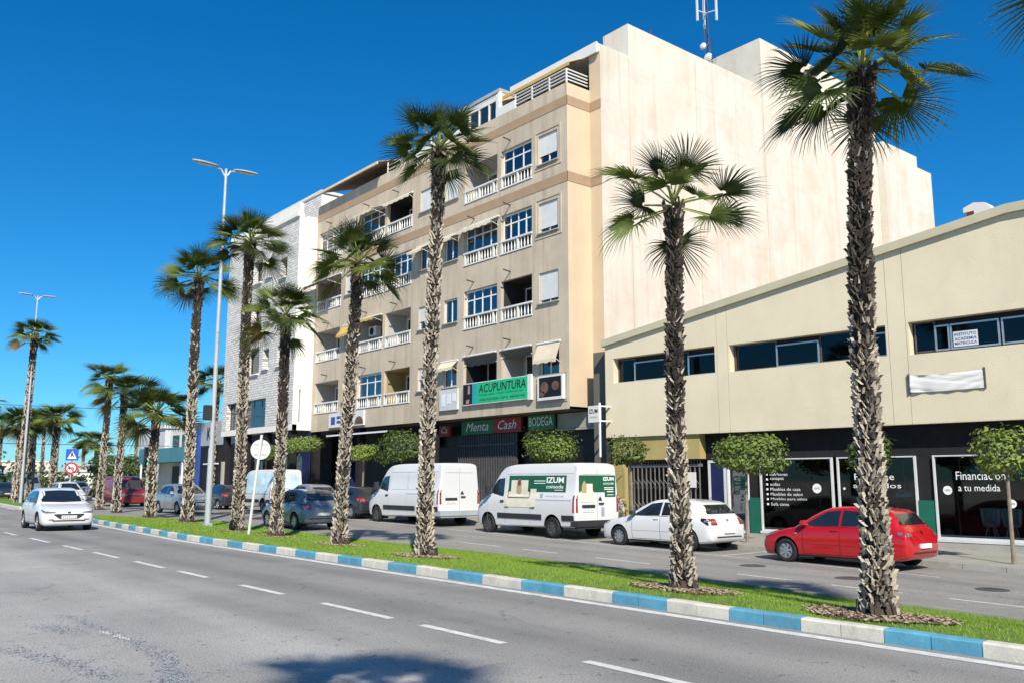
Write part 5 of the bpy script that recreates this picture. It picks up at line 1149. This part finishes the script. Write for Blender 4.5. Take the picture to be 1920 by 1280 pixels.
def van(label, loc, rz, paint='van_white', L=1., W=1., Hh=1., dark_bumper=True, group='vans parked along the pavement', printed=None):
    D = scale_rows(VAN, L, W, Hh); B = Body(D['rows'], D['belt'], D['lean']); t = thing('parked_van', label, 'van', loc, rz, group); l, w_, h = L, W, Hh; wr_ = .345
    finish_body(B, t, paint, [(a, wr_) for a in D['axles']], .44)
    for a in D['axles']:
        for s_ in (1,-1): wheel(t, a, s_*(1.03*w_-.13), wr_, .22, 'darkmetal', 8, s_)
    for s_ in 'LR':
        vpart('window', 'carglass', t, lambda m: B.patch(m, s_, [(1.88*l,1.50*h),(1.55*l,1.42*h),(1.02*l,1.34*h)], [(1.88*l,1.53*h),(1.42*l,1.96*h),(1.02*l,2.0*h)], 10, 5))
        vpart('rub_strip', 'plastic', t, lambda m: B.rect(m, s_, -1.1*l, 1.35*l, .58*h, .76*h, 20, 2, .02))
        vpart('rub_strip', 'plastic', t, lambda m: B.rect(m, s_, -2.72*l, -2.12*l, .58*h, .76*h, 8, 2, .02))
        def seams(m):
            for x, z0_, z1_ in ((1.95*l,.5,1.4),(.95*l,.42,2.1),(-.45*l,.42,2.2)): B.rect(m, s_, x-.007, x+.007, z0_*h, z1_*h, 1, 12, .004)
            B.rect(m, s_, -2.6*l, -.45*l, 1.235*h, 1.262*h, 20, 1, .004); B.rect(m, s_, -2.6*l, .9*l, 2.13*h, 2.145*h, 24, 1, .004)
        vpart('panel_seam', 'greyink', t, seams)
        if not printed:
            def inset(m):
                for a, b in ((.85,-.38),(-.52,-2.45)):
                    B.rect(m, s_, b*l, a*l, 1.42*h, 1.43*h, 14, 1, .005); B.rect(m, s_, a*l-.01, a*l, 1.42*h, 2.05*h, 1, 8, .005); B.rect(m, s_, b*l, b*l+.01, 1.42*h, 2.05*h, 1, 8, .005)
            vpart('panel_press', 'greyink', t, inset)  # grey strips painted as the shaded edges of pressed panels
        vpart('tail_light', 'light_red', t, lambda m: B.rect(m, s_, -2.74*l, -2.66*l, .86*h, 1.42*h, 2, 6, .01))
        vpart('headlight', 'light_clear', t, lambda m: B.patch(m, s_, [(2.25*l,1.02*h),(2.66*l,.84*h)], [(2.25*l,1.16*h),(2.66*l,1.02*h)], 6, 3, .008))
        sg = 1 if s_ == 'L' else -1; p = B.hit(s_, 1.75*l, 1.42*h, 0); y = p[1]
        mm = MB(); mm.hexa([(1.70*l,y+.08*sg,1.42*h),(1.86*l,y+.08*sg,1.42*h),(1.84*l,y+.28*sg,1.44*h),(1.72*l,y+.28*sg,1.44*h)], [(1.70*l,y+.08*sg,1.74*h),(1.82*l,y+.08*sg,1.74*h),(1.81*l,y+.27*sg,1.72*h),(1.72*l,y+.27*sg,1.72*h)]); mm.tube([(1.76*l,y-.03*sg,1.46*h),(1.76*l,y+.1*sg,1.5*h)], .03, 6); fixn(mm.build('mirror', M['plastic'], t, local=True))
        x = 1.08*l; p = B.hit(s_, x, 1.18*h, 0); y = p[1]; hb = MB(); hb.box(x-.09,x+.09,min(y-.005*sg,y+.035*sg),max(y-.005*sg,y+.035*sg),1.15*h,1.21*h); hb.build('handle', M['plastic'], t, local=True)
    for sg in (1,-1):
        a0, a1 = sorted((sg*.90*w_, sg*.985*w_)); vpart('tail_light', 'light_red', t, lambda m: B.rect(m, 'B', a0, a1, .86*h, 1.42*h, 2, 6, .01))
        a0, a1 = sorted((sg*.915*w_, sg*.975*w_)); vpart('tail_lens', 'light_clear', t, lambda m: B.rect(m, 'B', a0, a1, 1.08*h, 1.22*h, 2, 2, .014))
        a0, a1 = sorted((sg*.55*w_, sg*.9*w_)); vpart('headlight', 'light_clear', t, lambda m: B.rect(m, 'F', a0, a1, .90*h, 1.08*h, 5, 3, .01))
    vpart('windshield', 'carglass', t, lambda m: B.patch(m, 'F', [(-.9*w_,1.50*h),(.9*w_,1.50*h)], [(-.83*w_,2.15*h),(.83*w_,2.15*h)], 12, 6))
    vpart('grille', 'plastic', t, lambda m: B.rect(m, 'F', -.5*w_, .5*w_, .84*h, .98*h, 6, 2, .01))
    def rs(m):
        B.rect(m, 'B', -.008, .008, .55*h, 2.3*h, 1, 8, .005); B.rect(m, 'B', -.9*w_, .9*w_, 2.10*h, 2.115*h, 8, 1, .005)
    vpart('door_seam', 'greyink', t, rs)
    xb = -2.78*l; m = MB(); m.box(xb-.10,xb+.25,-1.0*w_,1.0*w_,.40*h,.60*h); m.box(xb-.06,xb+.1,-.95*w_,.95*w_,.33*h,.40*h); m.build('bumper', M['plastic' if dark_bumper else 'greysheet'], t, local=True)
    m = MB(); m.box(xb-.05,xb,.14,.70,1.02*h,1.11*h); m.build('number_plate_lamp', M['plastic'], t, local=True)
    m = MB(); m.box(xb-.02,xb,.16,.68,.88*h,.99*h); pl = m.build('number_plate', M['plate'], t, local=True)
    m = MB(); [m.quad((xb-.024,.22+.065*k,.905*h),(xb-.024,.25+.065*k,.905*h),(xb-.024,.25+.065*k,.965*h),(xb-.024,.22+.065*k,.965*h)) for k in range(7)]; m.build('characters', M['greyink'], pl, local=True)
    m = MB(); m.box(xb-.045,xb,-.28,-.06,1.12*h,1.17*h); m.build('handle', M['plastic'], t, local=True)
    m = MB(); m.extr([(xb-.015,-.22,1.24*h),(xb-.015,-.06,1.24*h),(xb-.015,-.06,1.30*h),(xb-.015,-.14,1.38*h)], (.014,0,0)); m.build('badge', M['plastic'], t, local=True)
    return t, B
t, B = van('plain white panel van parked with its rear doors closed', (-32.0,21.2,gs(-32)), R(180.5), dark_bumper=False)
t, B = van('white panel van printed with a cream armchair and IZUM lettering', (-24.15,21.25,gs(-24.15)), R(179.5), printed=True)
# printed panels of the furniture van (left side and left rear door)
vpart('print_panel', 'green_dark', t, lambda m: B.rect(m, 'L', -2.28, .78, 1.52, 2.08, 24, 4, .008))
def armchair(m, e=.012):
    for a0, a1, b0, b1 in ((-.60,.92,.98,1.32),(-.78,-.46,1.0,1.62),(.78,1.10-.16,1.0,1.60),(-.42,.72,1.32,1.52),(-.32,.62,1.5,1.92)): B.rect(m, 'L', a0, a1, b0, b1, 8, 4, e); e += .002
vpart('print_armchair', 'cream_print', t, armchair)
vpart('print_shadow', 'ink', t, lambda m: (B.rect(m, 'L', -.44, .74, 1.305, 1.325, 6, 1, .024), B.rect(m, 'L', -.45,-.42,1.32,1.6,1,3,.024), B.rect(m, 'L', .74,.77,1.32,1.6,1,3,.024), B.rect(m, 'L', -.74,-.5,.955,.985,3,1,.022), B.rect(m, 'L', .7,.9,.955,.985,3,1,.022)))
vpart('print_dog', 'tan_print', t, lambda m: (B.patch(m, 'L', [(.02,1.48),(.15,1.44),(.3,1.48)], [(.02,1.8),(.15,1.98),(.3,1.85)], 6, 4, .028)))
vpart('print_dog_head', 'brown_print', t, lambda m: B.patch(m, 'L', [(.08,1.74),(.24,1.74)], [(.08,2.0),(.16,1.9),(.24,2.02)], 4, 3, .032))
vpart('lettering', 'vinyl', t, lambda m: (B.text(m, 'L', 'IZUM', -1.28, 1.82, .88, .2, .014, .03), B.text(m, 'L', 'comode', -1.28, 1.64, .88, .13, .014, .01), B.rect(m, 'L', -2.14, -1.72, 1.575, 1.595, 3, 1, .014), B.rect(m, 'L', -1.22, -.62, 1.88, 1.905, 4, 1, .014), B.rect(m, 'L', -1.22, -.62, 1.80, 1.825, 4, 1, .014)))
vpart('web_lettering', 'greyink', t, lambda m: (B.text(m, 'L', 'www.izum.es', -1.25, 1.36, .95, .07), B.rect(m, 'L', -1.14, -1.0, 1.33, 1.46, 2, 2, .01)))
vpart('print_panel', 'green_dark', t, lambda m: (B.rect(m, 'B', -.86, .84, 1.52, 2.08, 10, 4, .008), B.rect(m, 'B', -.86, -.35, 1.36, 1.53, 5, 2, .009)))
vpart('print_armchair', 'cream_print', t, lambda m: (B.rect(m, 'B', .18, .78, 1.2, 1.55, 4, 3, .012), B.rect(m, 'B', .22, .55, 1.5, 1.80, 4, 3, .014)))
vpart('print_dog', 'tan_print', t, lambda m: B.patch(m, 'B', [(.5,1.5),(.72,1.5)], [(.5,1.78),(.62,1.92),(.72,1.74)], 4, 3, .018))
vpart('lettering', 'vinyl', t, lambda m: (B.text(m, 'B', 'IZUM', -.28, 1.90, .5, .12, .014, .03), B.text(m, 'B', 'comode', -.28, 1.77, .5, .09, .014), B.rect(m, 'B', -.76, -.32, 1.60, 1.63, 3, 1, .014), B.rect(m, 'B', -.76, -.32, 1.66, 1.68, 3, 1, .014), B.rect(m, 'B', -.76, -.45, 1.52, 1.55, 3, 1, .014), B.rect(m, 'B', -.76, -.45, 1.42, 1.44, 3, 1, .014)))
vpart('sticker', 'greyink', t, lambda m: B.rect(m, 'B', -.32, -.18, .72, 1.02, 2, 3, .01))
t, B = van('white van painted with pale blue sky and a brown figure', (-47.2,21.1,0), R(180), L=.86, W=.92, Hh=.92)
vpart('print_panel', 'sticker', t, lambda m: B.rect(m, 'L', -2.2, .9, 1.0, 2.1, 16, 6, .024)); vpart('print_figure', 'terracotta', t, lambda m: B.patch(m, 'L', [(-.5,1.0),(-.1,1.0)], [(-.5,1.2),(-.42,1.75),(-.36,1.3),(-.1,1.15)], 8, 3, .03))
vpart('print_panel', 'sticker', t, lambda m: B.rect(m, 'B', -.85, .85, 1.3, 2.05, 8, 4, .01))
t, B = van('maroon people carrier coming down the service road', (-63.0,17.8,0), R(3), 'car_maroon', L=.84, W=.92, Hh=.80, group='cars along the service road')
t, B = van('silver van parked far down the main road', (-101,19.2,0), R(0), 'car_silver', L=.95, W=1., Hh=.95, group='cars on the main road')
t, B = van('white box van at the far white wall', (-126,20.5,0), R(0), 'van_white', L=1.1, W=1.05, Hh=1.2, group='cars on the main road')
# ------------------------------------------------------------------ street furniture
def street_lamp(label, x, y, H, zb, group='double street lamps on the median', tl=False):
    t = thing('street_lamp', label, 'street lamp', (x, y, zb), 0, group)
    m = MB(); m.box(-.13,.13,-.13,.13,-.05,.12); m.tube([(0,0,.1),(0,0,2.8),(.02,0,2.85),(.02,0,H)], [.115,.105,.09,.05], 12); m.build('pole', M['galv'], t, local=True, smooth=False)
    for s_ in (-1, 1):
        m = MB(); m.tube([(0,0,H-.35),(0,.18*s_,H-.06),(0,.5*s_,H+.02)], .035, 8); m.build('arm', M['galv'], t, local=True)
        m = MB(); n = 8; pts = []
        for k in range(n+1):
            u = k/n; yy = s_*(.32+.98*u); hw = .15*math.sin(math.pi*(.12+.80*u))**.5; hh = .085*math.sin(math.pi*(.1+.78*u))**.6; pts.append((yy, hw, hh))
        for yy, hw, hh in pts:
            zc = H+.03+.10*(abs(yy)-.3)*.3
            for a in range(10):
                g_ = 2*math.pi*a/10; m.v.append((hw*math.cos(g_), yy, zc+hh*math.sin(g_)*(1 if math.sin(g_) > 0 else .35)))
        for i in range(n):
            for a in range(10): m.f.append((i*10+a, i*10+(a+1) % 10, (i+1)*10+(a+1) % 10, (i+1)*10+a)); m.m.append(0)
        m.f.append(tuple(range(9,-1,-1))); m.f.append(tuple(n*10+a for a in range(10))); m.m += [0,0]
        ho = fixn(m.build('lamp_head', M['greysheet'], t, local=True, smooth=True)); m = MB(); m.poly([(a*.10, s_*(.5+.62*b), H+.0) for a, b in ((-1,0),(1,0),(1,1),(-1,1))]); m.build('lens', M['lamp_lens'], ho, local=True)
    if tl:
        for z, nm in ((4.15,'dark'),):
            m = MB(); m.box(-.13,.13,-.34,-.1,z-.3,z+.25); m.build('loudspeaker_box', M['plastic'], t, local=True)
    return t
street_lamp('tall galvanised street lamp with two arms between the median palms', -32.3, 12.15, 13.55, .05, tl=True)
street_lamp('far street lamp with two arms above the tall slim palm', -73, 13.6, 15.4, 0)
# traffic light on its own short post behind the lamp
t = thing('traffic_light', 'traffic light showing green beside the lamp post', 'traffic light', (-43.0,13.2,0))
m = MB(); m.tube([(0,0,-.05),(0,0,3.0)], .05, 8); m.build('post', M['galv'], t, local=True)
m = MB(); m.box(-.14,.14,-.16,.16,2.3,3.25); h = m.build('housing', M['plastic'], t, local=True)
for z, mt in ((3.08,'black'),(2.78,'black'),(2.48,'green_lamp')):
    m = MB(); m.lathe([(0,.15),(.09,.152),(.1,.145)], 14, 'x', (0,0,z)); m.build('lens', M[mt], h, local=True); m = MB(); m.tube([(.14,-.1,z+.03),(.26,-.08,z+.1),(.26,.08,z+.1),(.14,.1,z+.03)], .015, 4); m.build('visor', M['plastic'], h, local=True)
# round sign seen from behind
t = thing('road_sign', 'round road sign seen from its bare grey back on a leaning white post', 'sign', (-25.9,11.0,.10))
dx = .62; m = MB(); m.tube([(0,0,-.1),(dx,.02,2.95)], .042, 8); m.build('post', M['white'], t, local=True)
# face turned away from the camera (towards -x), grey back towards +x
m = MB(); nrm = Vector((.75,-.62,.0)).normalized(); u = Vector((0,0,1)).cross(nrm); c = Vector((dx*.88,.02,2.52)) - nrm*.06
ring0 = [c + (u*math.cos(k*.2618)+Vector((0,0,1))*math.sin(k*.2618))*.30 for k in range(24)]; ring1 = [p+nrm*.02 for p in ring0]
m.poly([tuple(p) for p in ring1]); m.poly([tuple(p) for p in ring0][::-1])
for k in range(24): j = (k+1) % 24; m.quad(tuple(ring0[k]),tuple(ring0[j]),tuple(ring1[j]),tuple(ring1[k]))
m.build('sign_plate', M['greywhite'], t, local=True)
m = MB()
for zz in (-.15,.15): a_ = c+Vector((0,0,zz))+nrm*.022; m.tube([tuple(a_-u*.2),tuple(a_+u*.2)], .014, 5)
m.build('bracket', M['galv'], t, local=True)
# pedestrian crossing and no-left-turn signs
t = thing('road_sign', 'blue pedestrian crossing sign above a red ringed no left turn sign', 'sign', (-72.0,16.6,0), R(0)); m = MB(); m.tube([(0,0,-.05),(0,0,4.1)], .045, 8); m.build('post', M['galv'], t, local=True)
ang = R(-14)
def face(pts, x): return [(x*math.cos(ang)-y*math.sin(ang), x*math.sin(ang)+y*math.cos(ang), z) for y, z in pts]
def plate(name, mat, pts, x0, x1, parent):
    m = MB(); a = face(pts, x0); b = face(pts, x1); m.poly(b); m.poly(a[::-1]); k = len(pts)
    for i in range(k): j = (i+1) % k; m.quad(a[i],a[j],b[j],b[i])
    return m.build(name, M[mat], parent, local=True)
sq = lambda s_, z: [(-s_,z-s_),(s_,z-s_),(s_,z+s_),(-s_,z+s_)]; ci = lambda r_, z: [(r_*math.cos(k*.2618), z+r_*math.sin(k*.2618)) for k in range(24)]
p = plate('crossing_plate', 'signblue', sq(.42,3.6), .06, .09, t); plate('triangle', 'vinyl', [(-.32,3.3),(.32,3.3),(0,3.9)], .092, .098, p); plate('walker', 'ink', [(-.05,3.4),(.0,3.55),(.12,3.4),(.17,3.42),(.05,3.65),(.05,3.78),(-.05,3.8),(-.08,3.62),(-.12,3.42)], .099, .102, p)
p = plate('turn_plate', 'signred', ci(.44,2.62), .06, .09, t); plate('disc', 'vinyl', ci(.31,2.62), .092, .098, p); plate('arrow', 'ink', [(.10,2.3),(.18,2.3),(.18,2.68),(-.08,2.68),(-.08,2.78),(-.24,2.63),(-.08,2.48),(-.08,2.6),(.10,2.6)], .099, .102, p); plate('bar', 'signred', [(-.26,2.78),(-.22,2.83),(.27,2.33),(.22,2.28)], .103, .106, p)
# overhead wires
for i, (z, lab) in enumerate(((8.2,'upper overhead wire crossing the far street'),(4.9,'lower overhead wire crossing the far street'))):
    m = MB(); m.tube([(-84+2*i, -6+40*u, z+.9*(u-.5)**2-.2) for u in [k/12 for k in range(13)]], .022, 4); tag(m.build('overhead_wire', M['wire']), lab, 'wire', 'overhead wires')
# ------------------------------------------------------------------ low buildings further left
t = thing('low_shop', 'low grey shop with blue corner column and lettered fascia', 'building', (-65.2,30,0))
m = MB(); m.box(-69.4,-61.5,25.2,40,-.1,6.1); m.build('body', M['greysheet'], t); m = MB(); m.box(-69.5,-61.5,25.05,25.19,4.35,6.15); m.build('fascia', M['greysheet'], t); m = MB(); m.box(-69.4,-61.5,25.1,25.19,.0,4.3); m.build('shop_front', M['black'], t)
m = MB(); m.box(-69.6,-68.9,24.85,25.15,0,6.2); m.build('corner_column', M['blue'], t); m = MB(); put_text(m, 'K', -67.6, 25.04, 4.75, .8, 1.0, 0, .03); m.build('lettering', M['black'], t)
m = MB(); m.box(-67.9,-65,24.95,25.05,2.9,3.0); m.build('door_rail', M['whitemetal'], t)
t = thing('teal_kiosk', 'teal canopied garage building beyond the low grey shop', 'building', (-76,30,0))
m = MB(); m.box(-81.5,-70.2,26,40,-.1,3.2); m.build('body', M['lowwall'], t); m = MB(); m.box(-81.8,-70.4,24.3,26,3.2,4.35); m.build('canopy', M['teal'], t); m = MB(); m.box(-82,-71.5,27,38,4.35,6.2); m.build('upper_floor', M['whitewall'], t)
for i in range(4): m = MB(); m.box(-81+2.4*i,-79.5+2.4*i,26.9,27,4.7,5.7); m.build('window', M['carglass'], t)
m = MB(); m.box(-77.5,-75,25.85,26,0,2.9); m.build('door', M['black'], t); m = MB(); m.box(-73.2,-70.6,25.0,25.1,1.3,3.1); m.build('poster', M['white'], t); m = MB(); m.box(-73.2,-70.6,24.99,25.09,.1,1.28); m.build('poster_foot', M['blue'], t)
for x in (-81.2,-70.8): m = MB(); m.tube([(x,24.4,0),(x,24.4,3.2)], .08, 6); m.build('canopy_post', M['whitemetal'], t)
r = random.Random(11)
FARB = [(-97,30,9,12,7.0,'greywhite','pale blue grey block behind the low palms, windows in rows'),(-118,34,12,12,3.6,'whitewall','white house beyond the crossing sign'),(-150,26,16,10,3.0,'whitewall','long white garden wall building at the far left'),(-180,44,22,14,4.5,'lowwall','cream block in the far distance'),(-205,60,30,16,4.5,'whitewall','white terrace in the far distance'),(-165,62,16,14,5.0,'peach','peach house in the far distance'),(-250,36,30,16,6.0,'lowwall','sand coloured block closing the far street')]
for i, (x, y, H, lab) in enumerate(((-128,21,8.5,'hazy fan palm between the far shrubs and the silver van'),(-138,28,10,'hazy tall fan palm above the far white house'),(-145,35,7.5,'hazy short fan palm beside the far white house'),(-122,38,7,'bushy fan palm behind the far crossing sign shrubs'),(-158,30,11,'thin fan palm at the end of the far street'),(-104,33,6.2,'bushy fan palm by the pale blue grey block'))): palm(x, y, 0, H, .26, (.3*(-1)**i, 0), 2.3, 22, lab, 130+i, dry=1, group='fan palms further down the street', fine=2.5)
for x, y, w_, d, h, mt, lab in FARB:
    t = thing('far_building', lab, 'building', (x, y, 0), R(r.uniform(-8,8)), 'far buildings along the street'); m = MB(); m.box(-w_/2,w_/2,0,d,-.2,h); m.build('wall', M[mt], t, local=True); m = MB(); m.box(-w_/2-.2,w_/2+.2,-.2,d+.2,h,h+.3); m.build('roof', M['white'], t, local=True)
    for fl in range(int(h//2.8)):
        for k in range(max(2,int(d/3))): m = MB(); q = 1.2+k*2.8; m.box(w_/2-.02,w_/2+.04,q,q+1.2,1+2.8*fl,2.3+2.8*fl); m.build('window', M['carglass'], t, local=True)
        for k in range(max(2,int(w_/3.2))): m = MB(); q = -w_/2+.8+k*3; m.box(q,q+1.3,-.04,.02,1+2.8*fl,2.3+2.8*fl); m.build('window', M['carglass'], t, local=True)
# far shrubs and hedge mass under the distant palms
sh = MB()
for k in range(9000):
    cx = r.choice(((-104,15.5),(-112,18),(-122,24),(-130,30),(-116,36),(-140,40),(-100,28),(-126,16.5),(-92,26),(-135,18),(-140,24),(-108,22),(-97,31),(-130,44)))
    p = Vector((cx[0]+r.gauss(0,2.2), cx[1]+r.gauss(0,1.6), abs(r.gauss(0,1.35))+.1)); n_ = Vector((r.uniform(-1,1),r.uniform(-1,1),r.uniform(-.2,1))).normalized(); u = n_.orthogonal().normalized()*r.uniform(.12,.3); v = n_.cross(u); sh.quad(p-u,p-v*.6,p+u,p+v*.6)
struct(sh, 'far_shrubs', M['ficus'], kind='stuff', label='mass of green shrubs far down the street')
m = MB(); N = 40
for k in range(N):
    a0 = R(95+85*k/N); a1 = R(95+85*(k+1)/N); h0 = 9+5*math.sin(k*.7)+3*math.sin(k*1.9); h1 = 9+5*math.sin((k+1)*.7)+3*math.sin((k+1)*1.9); q = 900
    m.quad((q*math.cos(a0),q*math.sin(a0),-1),(q*math.cos(a1),q*math.sin(a1),-1),(1.1*q*math.cos(a1),1.1*q*math.sin(a1),h1),(1.1*q*math.cos(a0),1.1*q*math.sin(a0),h0))
struct(m, 'far_terrain', M['hill'], smooth=True)
# manhole covers and small things on the service road
for x, y, lab in ((-10.6,18.2,'round iron manhole cover in front of the red hatchback'),(-7.9,18.8,'round iron manhole cover beside the open parking bay'),(-13.4,18.6,'round iron manhole cover between the red and white hatchbacks')):
    m = MB(); m.lathe([(0,.012),(.28,.012),(.31,.004),(.33,.002)], 20, 'z', (x,y,gs(x))); m.lathe([(.12,.016),(.14,.016),(.14,.012)], 14, 'z', (x,y,gs(x))); tag(m.build('manhole_cover', M['darkmetal']), lab, 'manhole', 'manhole covers on the service road')
